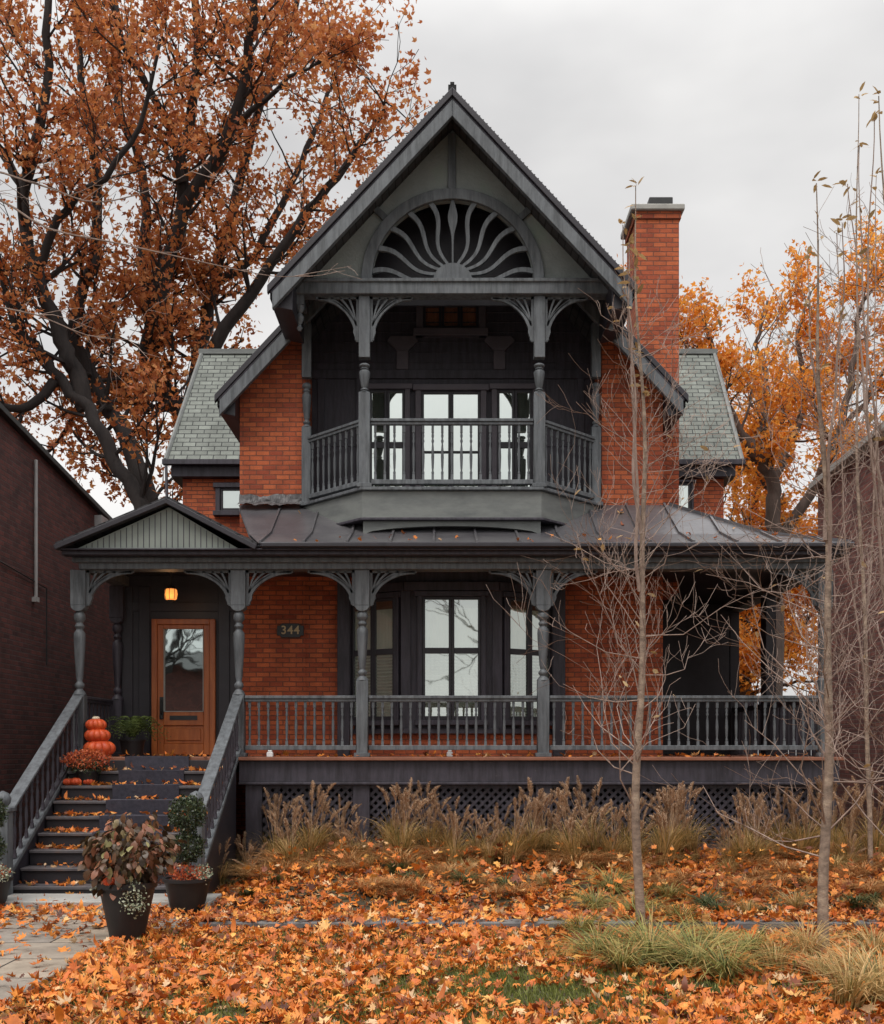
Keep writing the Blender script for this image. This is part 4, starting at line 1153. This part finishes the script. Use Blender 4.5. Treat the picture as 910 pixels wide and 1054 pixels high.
leafball('trailing_leaves',(.12,-.22,.42),.14,320,.030,M['silver'],s,1.5,.2); leafball('trailing_leaves',(-.24,-.05,.52),.10,160,.028,M['silver'],s,1.1,.2)
mb=MB()
for k in range(26):
    a=R.uniform(0,6.28); r1=R.uniform(.1,.38); mb.tube([Vector((0,0,.5)),Vector((r1*.4*math.cos(a),r1*.4*math.sin(a),.8)),Vector((r1*math.cos(a),r1*math.sin(a),R.uniform(.85,1.12)))],[.008,.006,.004],5)
mb.build('stems',M['stem'],s)
pumpkin(x-.10,y-.22,.56,.07,.09,'tiny orange gourd tucked at the front rim of the tall planter')
# topiaries
def topiary(px,py,label,mum=True):
    x,y = ground_pt(px,py)
    s = empty('topiary',(x,y,.03)); tag(s,label,'potted plant','clipped double ball topiaries flanking the steps')
    pot_mesh(.19,.27,.36).build('pot',M['plant_pot'],s)
    mb=MB(); mb.tube([Vector((0,0,.3)),Vector((.01,0,.8)),Vector((0,0,1.2))],[.018,.015,.012],6); mb.build('stem',M['stem'],s)
    leafball('leaf_ball',(0,0,1.10),.21,2600,.032,M['box'],s); leafball('leaf_ball',(0,0,.72),.19,2000,.032,M['box'],s)
    leafball('mum_flowers',(.02,-.05,.42),.26,500,.035,M['mum'],s,.4,.3)
    leafball('trailing_leaves',(.20,-.1,.42),.12,260,.028,M['silver'],s,.9,.2)
    return s
topiary(193,938,'clipped double ball topiary in black pot at the right foot of the steps')
topiary(-13,938,'clipped topiary at the left foot of the steps, cut by the photo edge')
# mums on the step
zs1 = FLOOR-RISE; ym = Y0-RUN-.14
s = empty('chrysanthemum_pot',(P(90,0,-.75).x,-.75,FLOOR-2*RISE)); tag(s,'rust orange chrysanthemums in a dark pot below the stacked pumpkins','potted plant')
mb = pot_mesh(.12,.16,.2); mb.build('pot',M['plant_pot'],s)
leafball('flowers',(0,.0,.36),.33,1500,.035,M['mum'],s,.42,.5); leafball('foliage',(0,.0,.27),.27,700,.04,M['box'],s,.5,.3)
# fern
s = empty('fern',(P(141,0,1.0).x,.75,FLOOR)); tag(s,'drooping green fern in dark pot beside the front door','potted plant')
pot_mesh(.15,.19,.26).build('pot',M['plant_pot'],s)
V=[];Fc=[];T=[]
for k in range(70):
    a=R.uniform(0,6.28); L=R.uniform(.28,.58); hh=R.uniform(.22,.46); t_=R.random(); prev=None
    for j in range(15):
        t=j/14; o=L*t; z=.28+hh*math.sin(t*2.3)*.95-.22*t*t; c=Vector((o*math.cos(a),o*math.sin(a),z)); sd=Vector((-math.sin(a),math.cos(a),0)); fw=Vector((math.cos(a),math.sin(a),-.2))
        w2=.07*math.sin(math.pi*min(1,t*.9+.1))
        for q in (-1,1):
            b=len(V); V += [tuple(c),tuple(c+sd*q*w2*.5+fw*.018),tuple(c+sd*q*w2+fw*.008-Vector((0,0,.015))),tuple(c+sd*q*w2*.5-fw*.008)]; Fc.append((b,b+1,b+2,b+3)); T.append(t_)
me=mesh_tint('fronds',V,Fc,T,M['fern']); o=bpy.data.objects.new('fronds',me); COL.objects.link(o); o.parent=s
# small white utility box under the railing
def white_box(px,label,Y=-.16):
    mb=MB(); mb.box(-.045,.045,-.04,.04,0,.07); mb.box(-.03,.03,-.03,.03,.07,.10)
    o=mb.build('jar',M['white'],bevel=.008); o.location=(P(px,0,Y).x,Y,FLOOR); tag(o,label,'jar','small white jars on the porch edge')
white_box(278,'small white jar under the railing near the steps'); white_box(463,'small white jar on the porch floor before the bay window',.3)

# ------------------------------------------------------------------ neighbours
nb = empty('neighbour_house',(-6.75,3,0)); tag(nb,'dark red brick neighbouring house wall at the left edge with thin downpipe','house')
def npart(mb,name,mat,root,**k):
    o=mb.build(name,mat,None,**k); o.parent=root; o.matrix_parent_inverse=Matrix.Translation(-Vector(root.location)); return o
xw=-6.75
zA = EYE+350*(6.75*F/455)/F; 
yb1 = 9.5
def topz(y): return 6.98-.105*(y-.6)
mb=MB(); v=[(xw,-2.5,0),(xw,yb1,0),(xw,yb1,topz(yb1)),(xw,-2.5,topz(-2.5))]; w=[(a-8,b,c) for a,b,c in v]
mb.add(v+w,[(0,1,2,3),(7,6,5,4),(0,3,7,4),(1,5,6,2),(2,6,7,3)])
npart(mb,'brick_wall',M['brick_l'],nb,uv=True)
mb=MB(); mb.beam((xw-.1,-2.6,topz(-2.6)+.1),(xw-.1,yb1+.1,topz(yb1)+.1),.4,.10); npart(mb,'coping',M['iron'],nb,bevel=.01)
mb=MB(); yp=6.7*F/(455-37)+CAMY; mb.tube([Vector((xw+.05,yp,topz(yp)-.2)),Vector((xw+.05,yp,4.35))],[.028,.028],8); mb.box(xw,xw+.09,yp-.05,yp+.05,4.3,4.38)
npart(mb,'downpipe',M['pipe'],nb); mb=MB(); mb.box(xw,xw+.14,yp+3.1,yp+3.5,topz(yp+3.3)-.3,topz(yp+3.3)-.08)
npart(mb,'gutter_box',M['pipe'],nb)
mb=MB(); mb.tube([Vector((xw+.03,-2.4,4.9)),Vector((xw+.03,1,4.7)),Vector((xw+.04,2.4,4.6)),Vector((xw+.04,2.4,3.3))],[.012]*4,5); npart(mb,'cable',M['iron'],nb)
nb = empty('neighbour_house',(7.6,3,0)); tag(nb,'brown brick neighbouring house with pale sloped coping at the right edge','house')
xw=7.6
mb=MB(); v=[(xw,-1.0,0),(xw,5.85,0),(xw,5.85,7.12),(xw,-1.0,7.42)]; w=[(a+8,b,c) for a,b,c in v]
mb.add(v+w,[(3,2,1,0),(4,5,6,7),(4,7,3,0),(2,6,5,1),(3,7,6,2)])
npart(mb,'brick_wall',M['brick_r'],nb,uv=True)
mb=MB(); mb.beam((xw+.05,-1.1,7.56),(xw+.05,5.95,7.25),.42,.13); npart(mb,'coping',M['stone'],nb,bevel=.01)

root=empty('blocking_fence',(8.6,8.2,0)); tag(root,'tall dark board fence added behind the side porch to block the bright horizon','fence')  # added to block the bright horizon seen through the side porch
mb=MB()
for k in range(40): mb.box(-3.2+.17*k,-3.2+.17*k+.155,-.012,.012,0,2.95+.03*(k%2))
mb.build('board_panel',M['dark'],root)
for k in range(4):
    mb=MB(); xx=-3.1+2.1*k; mb.box(xx,xx+.1,.03,.13,0,3.0); mb.build('fence_post',M['dark'],root)
# ------------------------------------------------------------------ trees
def branch(mb, p, d, L, r, lvl, tips, rnd, up=.10, wob=.25, kids=3, seg=4, kidL=.55, spread=.9, minr=.004, taper=.75):
    n = max(3,int(L/.35)) if L<3 else 7
    pts=[p.copy()]; d=d.normalized(); rs=[r]
    for i in range(n):
        d = (d + Vector((rnd.gauss(0,wob),rnd.gauss(0,wob),rnd.gauss(0,wob)))*.5 + Vector((0,0,up))*.5).normalized()
        pts.append(pts[-1]+d*(L/n)); rs.append(max(minr, r*(1-taper*(i+1)/n)))
    mb.tube(pts, rs, seg)
    if lvl>0:
        for k in range(kids):
            t = rnd.uniform(.25,.95); i=min(n-1,int(t*n)); q=pts[i].lerp(pts[i+1],t*n-i); dd=(pts[i+1]-pts[i]).normalized()
            ax = Vector((rnd.gauss(0,1),rnd.gauss(0,1),rnd.gauss(0,1))); ax = (ax-dd*ax.dot(dd)).normalized()
            nd = (dd + ax*spread).normalized()
            branch(mb,q,nd,L*kidL*rnd.uniform(.6,1.15),max(minr,rs[i]*.6),lvl-1,tips,rnd,up,wob,kids,max(3,seg-1),kidL,spread,minr,taper)
    else:
        for i in range(1,n+1): tips.append(pts[i])
def smooth_line(pts, sub=4):
    out=[]
    n=len(pts)
    for i in range(n-1):
        p0=pts[max(i-1,0)];p1=pts[i];p2=pts[i+1];p3=pts[min(i+2,n-1)]
        for k in range(sub):
            t=k/sub
            out.append(.5*((2*p1)+(p2-p0)*t+(2*p0-5*p1+4*p2-p3)*t*t+(3*p1-p0-3*p2+p3)*t**3))
    out.append(pts[-1]); return out
def limb_tree(name,label,cat,base,limbs,bark,leafmat,nleaf,lsize,seed,sec=9,L2=(1.6,3.6),group=None,clump=.22,lvl=1,keep=.75, kids=5):
    rnd=random.Random(seed); root=empty(name,base); tag(root,label,cat,group); mb=MB(); tips=[]
    for pts,r0,r1 in limbs:
        sp=smooth_line([Vector(p)-Vector(base) for p in pts]); n=len(sp)
        for i in range(1,n-1): sp[i]+=Vector((rnd.gauss(0,.04),rnd.gauss(0,.04),rnd.gauss(0,.04)))
        rs=[r0+(r1-r0)*i/(n-1) for i in range(n)]
        mb.tube(sp,rs,8)
        tot=sum((sp[i+1]-sp[i]).length for i in range(n-1))
        for k in range(int(sec*tot/6)):
            t=rnd.uniform(.12,1); i=min(n-2,int(t*(n-1))); q=sp[i].lerp(sp[i+1],rnd.random()); dd=(sp[i+1]-sp[i]).normalized()
            ax=Vector((rnd.gauss(0,1),rnd.gauss(0,1),rnd.gauss(0,1))); ax=(ax-dd*ax.dot(dd)).normalized()
            branch(mb,q,(dd*.6+ax).normalized(),rnd.uniform(*L2),max(.02,rs[i]*.32),lvl,tips,rnd,.18,.3,kids,5,.5,.9,.008)
    mb.build('trunk',bark,root)
    rr=np.random.RandomState(seed)
    tp=np.array([tuple(t) for t in tips if rnd.random()<keep])
    idx=rr.randint(0,len(tp),nleaf); p=tp[idx]+rr.normal(0,clump,(nleaf,3))
    tn=np.clip(rr.rand(nleaf)*.75+.25*rr.rand(len(tp))[idx],0,1)
    scatter('crown',T_ST[0],T_ST[1],p,rnd_rot(nleaf),rr.uniform(.55,1.45,nleaf)*lsize*1.12,tn,leafmat,root)
    return root
YT=12.0
def LP(lst, dy0=0, dy1=0):
    n=len(lst); return [P(a,b,YT+dy0+(dy1-dy0)*i/max(1,n-1)) for i,(a,b) in enumerate(lst)]
b0=P(185,0,YT); base=(b0.x,YT,0)
limbs=[
 ([(base[0],YT,-.2)]+LP([(212,640),(200,470),(185,427),(154,378),(163,317),(186,223),(190,163),(203,64),(198,-60),(205,-170)],0,-1),.33,.06),
 (LP([(186,223),(237,134),(257,40),(268,-40),(270,-120)],-.5,-2.5),.18,.05),
 (LP([(190,450),(205,376),(218,297),(237,223),(262,129),(300,20),(320,-60)],.3,3),.24,.05),
 (LP([(205,400),(230,340),(267,287),(316,218),(356,170),(386,128),(398,104)],.2,-1),.20,.03),
 (LP([(160,340),(148,297),(148,198),(125,110),(119,15),(110,-90)],0,2),.18,.05),
 (LP([(188,188),(173,124),(133,64),(105,-20),(90,-90)],-.8,-2.5),.13,.04),
 (LP([(218,297),(262,262),(300,190),(328,125),(346,75),(352,50)],.8,2.5),.13,.03),
 (LP([(237,134),(285,90),(325,60)],-1,-3),.09,.02),
]
limb_tree('maple_tree','tall dark trunked maple with rust leaves rising behind the left of the house','tree',base,limbs,M['bark'],M['leaf_t'],22500,.145,3,sec=15,clump=.19,keep=.5,L2=(1.1,2.6))
YT=9.5
b0=P(150,0,YT); base=(b0.x,YT,0)
limbs=[
 ([(base[0],YT,-.2)]+LP([(172,620),(145,525),(117,473),(89,421),(62,390),(34,353),(15,331),(-5,257),(-30,150)],0,-.5),.23,.05),
 (LP([(89,421),(74,375),(60,340),(35,277),(25,198),(45,114),(49,10),(60,-90)],0,-1.0),.23,.06),
 (LP([(160,545),(150,500),(123,436),(92,384),(78,330),(100,250),(95,150),(80,60),(85,-50)],.2,1.8),.25,.06),
 (LP([(25,198),(0,150),(-20,60),(-30,-60)],0,1),.13,.04),
 (LP([(35,277),(70,215),(110,180),(150,110),(165,40)],-.5,-2),.11,.03),
 (LP([(62,390),(20,420),(-20,400),(-60,340)],-.1,-1.5),.13,.03),
 (LP([(92,384),(60,455),(20,470),(-10,450)],.5,2.5),.06,.02),
]
limb_tree('maple_tree','leaning maple with forked black limbs over the left neighbour roof','tree',base,limbs,M['bark'],M['leaf_t'],15500,.14,8,sec=13,clump=.18,keep=.5,L2=(1.2,2.8))
# right orange trees
YT=13
b0=P(797,0,YT); base=(b0.x,YT,0)
limbs=[
 ([(base[0],YT,-.2)]+LP([(797,600),(797,539),(794,494),(776,465),(753,426),(738,396),(732,355),(715,310)],0,-1),.26,.04),
 (LP([(780,470),(788,429),(788,384),(779,355),(790,310)],0,1),.12,.03),
 (LP([(794,500),(815,450),(830,400),(822,340),(835,300)],0,1.5),.13,.03),
 (LP([(797,560),(833,509),(860,450),(878,380),(885,320),(905,290)],.1,-1),.16,.03),
 (LP([(860,450),(900,400),(930,340),(940,300)],.1,1),.09,.02),
 (LP([(738,396),(720,380),(706,360),(700,330)],0,-1),.06,.02),
]
limb_tree('maple_tree','bright orange maple behind the right brick neighbour and the chimney','tree',base,limbs,M['bark_r'],M['leaf_o'],13500,.13,21,sec=13,L2=(.9,2.2),clump=.17,keep=.45)
YT=17
b0=P(765,0,YT); base=(b0.x,YT,0)
limbs=[([(base[0],YT,-.2)]+LP([(765,700),(764,640),(768,580),(775,520),(800,450),(830,380)],0,0),.30,.05),
 (LP([(764,650),(800,600),(840,560),(880,500),(910,440)],0,1),.18,.04),(LP([(765,690),(800,660),(830,640),(850,600)],0,-1),.10,.03),
 (LP([(768,600),(745,560),(740,520)],0,-1),.1,.03),(LP([(766,720),(745,690),(735,640)],0,-1),.1,.03),(LP([(766,720),(800,705),(840,700)],0,-1),.08,.03)]
limb_tree('maple_tree','dense golden orange tree seen through the side of the porch','tree',base,limbs,M['bark_r'],M['leaf_o'],25000,.15,33,sec=14,L2=(1.0,2.2),clump=.34)

# saplings
def sapling(px,py,tops,label,r0,seed,nb=34,h0=.9,lean=0,leaves=26):
    rnd=random.Random(seed); x,y=ground_pt(px,py); z0=gh(x,y)-.03; root=empty('sapling',(x,y,z0)); tag(root,label,'young tree','bare young trees in the front garden')
    mb=MB(); tips=[]; tp=[]; base=Vector((x,y,z0))
    for k,(tx,ty,dy,sx,sy) in enumerate(tops):
        top=P(tx,ty,y+dy)-base; s0=Vector((0,0,0)) if sy is None else main[min(range(len(main)),key=lambda i_:abs(main[i_].z-(P(sx,sy,y)-base).z))]
        n=26; pts=[]; rs=[]; ph=rnd.random()*6
        for i in range(n+1):
            t=i/n; q=s0.lerp(top,t); w=(.05*math.sin(t*7+ph)+.02*math.sin(t*19+ph*2))*(1 if sy is None else .7); q=q+Vector((w,w*.6,0)); 
            if sy is not None: q.x += (top.x-s0.x)*(math.sin(t*math.pi)*.25)
            pts.append(q); rr=(r0 if sy is None else r0*.35); rs.append(max(.0045,rr*(1-t)**1.0+.004))
        if sy is None: main=pts
        mb.tube(pts,rs,8 if sy is None else 5, 1 if sy is None else 0)
        nbk = nb if sy is None else 8
        for b in range(nbk):
            t=rnd.uniform(h0/top.z if sy is None else .1,.80); i=min(n-1,int(t*n)); q=pts[i].lerp(pts[i+1],t*n-i)
            a=rnd.uniform(0,6.28); L=(1.9-1.3*t)*rnd.uniform(.35,1.15)*(1 if sy is None else .5)
            d=Vector((math.cos(a),math.sin(a)*.8,rnd.uniform(-.3,1.0)))
            branch(mb,q,d,L,max(.0042,rs[i]*.20),2 if L>.7 else 1,tips,rnd,.42,.55,3,4,.6,.9,.0021,.72)
        for j in range(9 if k else leaves):
            t = 1 if j<5 else rnd.uniform(.72,.98); i=min(n-1,int(t*n)); q=pts[i].lerp(pts[i+1],t*n-i if t<1 else 1); tp.append((q+Vector((rnd.gauss(0,.02),rnd.gauss(0,.02),rnd.gauss(0,.02))), rnd.uniform(0,6.28)))
    for t in tips:
        if rnd.random()<.012: tp.append((t,rnd.uniform(0,6.28)))
    mb.build('trunk',[M['bark_s'],M['bark_k']],root)
    n=len(tp); pos=np.array([tuple(a) for a,_ in tp]); rot=euler_mats(NR.normal(0,.5,n),NR.uniform(-.9,.5,n),np.array([b for _,b in tp]))
    scatter('leaves',T_LONG[0],T_LONG[1],pos,rot,NR.uniform(.08,.135,n),NR.rand(n),M['leaf_tan'],root)
sapling(661,963,[(657,192,0,0,None),(643,232,.3,655,560),(650,250,-.3,663,600)],'slender bare sapling standing before the right of the porch railing',.046,5,60,leaves=34)
sapling(853,980,[(844,190,0,0,None),(833,262,.3,845,560),(868,230,-.4,850,600)],'bare sapling with thicker trunk before the right porch corner',.049,6,62,leaves=12)
sapling(925,990,[(907,100,0,0,None),(884,150,.4,905,640),(896,118,-.4,905,700),(874,190,.2,890,560)],'bare multi stemmed sapling at the right edge of the photo',.036,9,60,leaves=14)
sapling(893,912,[(880,95,0,0,None),(902,180,.3,893,640),(862,240,-.3,890,700)],'thin twiggy sapling behind the others near the right neighbour wall',.030,14,46,leaves=12)
# bare twigs reaching in from a tree outside the left edge
root=empty('bare_tree',(-8.6,-2.5,0)); tag(root,'bare tree outside the left edge whose thin branches reach across the upper left','tree')
mb=MB(); rnd=random.Random(77); tips=[]; B=Vector((-8.6,-2.5,0))
mb.tube(smooth_line([Vector((0,0,-.1)),Vector((.1,0,3)),Vector((0,.2,6)),Vector((-.2,.2,10))]),[.2-.012*i for i in range(13)],8)
for l in ([(-160,230),(-40,175),(40,190),(100,208),(170,190),(215,165)],[(-160,260),(-30,200),(50,235),(130,252),(210,270),(280,284),(318,283)],[(-150,500),(-60,330),(20,320),(90,345),(140,350)]):
    pts=smooth_line([P(a,b,-2.5+(.12*i))-B for i,(a,b) in enumerate(l)]); n=len(pts); rs=[.018-.015*i/(n-1) for i in range(n)]; mb.tube([Vector((-.1,.1,pts[0].z-1.2))]+pts,[.03]+rs,5)
    for k in range(9):
        i=rnd.randint(4,n-2); branch(mb,pts[i],Vector((rnd.uniform(.2,1),rnd.uniform(-.3,.3),rnd.uniform(-.7,.5))),rnd.uniform(.3,.9),.006,1,tips,rnd,.05,.3,2,4,.5,.8,.0025)
mb.build('trunk',M['bark_s'],root)

# ------------------------------------------------------------------ across the street (seen mirrored in the glass)
for (x,y,sd,lb) in ((-12.8,-27,1,'large bare street tree across the road, mirrored in the door glass'),(5,-29,2,'bare street tree across the road, mirrored in the bay windows')):
    rnd=random.Random(sd); root=empty('street_tree',(x,y,0)); tag(root,lb,'tree','street trees across the road'); mb=MB(); tips=[]
    mb.tube([Vector((0,0,0)),Vector((.1,0,3)),Vector((0,.1,5)),Vector((.2,0,8))],[.35,.28,.22,.1],8)
    for k in range(13):
        a=rnd.uniform(0,6.28); branch(mb,Vector((0,0,rnd.uniform(2.8,7))),Vector((math.cos(a),math.sin(a),rnd.uniform(.3,1.2))),rnd.uniform(3.5,6.5),.13,2,tips,rnd,.2,.25,5,5,.55,.8,.02)
    mb.build('trunk',M['bark'],root)
for (x,w_,h_,lb) in ((-15,8,6.3,'brick house across the road with a dark low roof'),(14,9,5.6,'lower brick house across the road')):
    root=empty('street_house',(x,-46,0)); tag(root,lb,'house','houses across the road')
    mb=MB(); mb.box(-w_/2,w_/2,-5,5,0,h_); mb.build('wall',M['brick_l'],root,uv=True)
    mb=MB(); mb.M=Matrix.Rotation(rad(90),4,'Z'); mb.prism([(-5.5,h_),(5.5,h_),(0,h_+1.6)],-w_/2-.3,w_/2+.3); mb.build('roof',M['slate_d'],root,uv=True)
    for i in range(3):
        mb=MB(); xx=-w_/2+w_*(i+.5)/3; mb.box(xx-.5,xx+.5,4.98,5.05,1.2,2.7); mb.build('window',M['glass_up'],root)

# ------------------------------------------------------------------ sky, sun, camera
SUN_EL, SUN_ROT = rad(48), rad(200)
w = bpy.data.worlds.new('World'); scene.world = w; w.use_nodes = True; nt = w.node_tree
bg = nt.nodes['Background']; sky = nt.nodes.new('ShaderNodeTexSky'); sky.sky_type='NISHITA'; sky.sun_disc=False
sky.sun_elevation=SUN_EL; sky.sun_rotation=SUN_ROT; sky.dust_density=4; sky.air_density=1
tc = nt.nodes.new('ShaderNodeTexCoord'); mp = nt.nodes.new('ShaderNodeMapping'); mp.inputs['Scale'].default_value=(1.2,1.2,2.6)
nt.links.new(tc.outputs['Generated'], mp.inputs['Vector'])
n = nt.nodes.new('ShaderNodeTexNoise'); n.inputs['Scale'].default_value=1.7; n.inputs['Detail'].default_value=5; n.inputs['Roughness'].default_value=.5; nt.links.new(mp.outputs[0], n.inputs['Vector'])
r = nt.nodes.new('ShaderNodeValToRGB'); r.color_ramp.elements[0].position=.32; r.color_ramp.elements[1].position=.68
r.color_ramp.elements[0].color=(5.3,5.25,5.25,1); r.color_ramp.elements[1].color=(8.8,8.65,8.45,1)
nt.links.new(n.outputs[0], r.inputs[0])
mx = nt.nodes.new('ShaderNodeMix'); mx.data_type='RGBA'; mx.inputs[0].default_value=.93
nt.links.new(sky.outputs[0], mx.inputs[6]); nt.links.new(r.outputs[0], mx.inputs[7]); 
sx = nt.nodes.new('ShaderNodeSeparateXYZ'); nt.links.new(tc.outputs['Generated'], sx.inputs[0])
mr = nt.nodes.new('ShaderNodeMapRange'); mr.interpolation_type='SMOOTHSTEP'; mr.inputs[1].default_value=.5; mr.inputs[2].default_value=.95; mr.inputs[3].default_value=1; mr.inputs[4].default_value=3.0   # overcast skies are brightest overhead
nt.links.new(sx.outputs[2], mr.inputs[0])
vm = nt.nodes.new('ShaderNodeVectorMath'); vm.operation='SCALE'; nt.links.new(mx.outputs[2], vm.inputs[0]); nt.links.new(mr.outputs[0], vm.inputs['Scale'])
nt.links.new(vm.outputs[0], bg.inputs[0])
bg.inputs[1].default_value=.1
sl = bpy.data.lights.new('sun','SUN'); sl.energy=1.25; sl.angle=rad(25); sl.color=(1,.96,.9)
so = bpy.data.objects.new('sun',sl); COL.objects.link(so)
# direction: light comes from the viewer's side, from the left
dirv = Vector((-.35,-.66,1.2)).normalized(); so.rotation_euler = dirv.to_track_quat('Z','Y').to_euler(); so.location=(-5,-20,30)
sky.sun_elevation=math.asin(dirv.z); sky.sun_rotation=math.atan2(dirv.x,dirv.y)
cam = bpy.data.cameras.new('camera'); co = bpy.data.objects.new('camera',cam); COL.objects.link(co); scene.camera=co
co.location=(0,CAMY,EYE); co.rotation_euler=(rad(90),0,0)
cam.sensor_fit='HORIZONTAL'; cam.sensor_width=36; cam.lens=36*F/910; cam.shift_y=(770-527)/910; cam.clip_end=1000
scene.view_settings.view_transform='Standard'; scene.view_settings.look='None'; scene.view_settings.gamma=1; scene.view_settings.exposure=.24
scene.cycles.max_bounces=6; scene.cycles.transparent_max_bounces=12
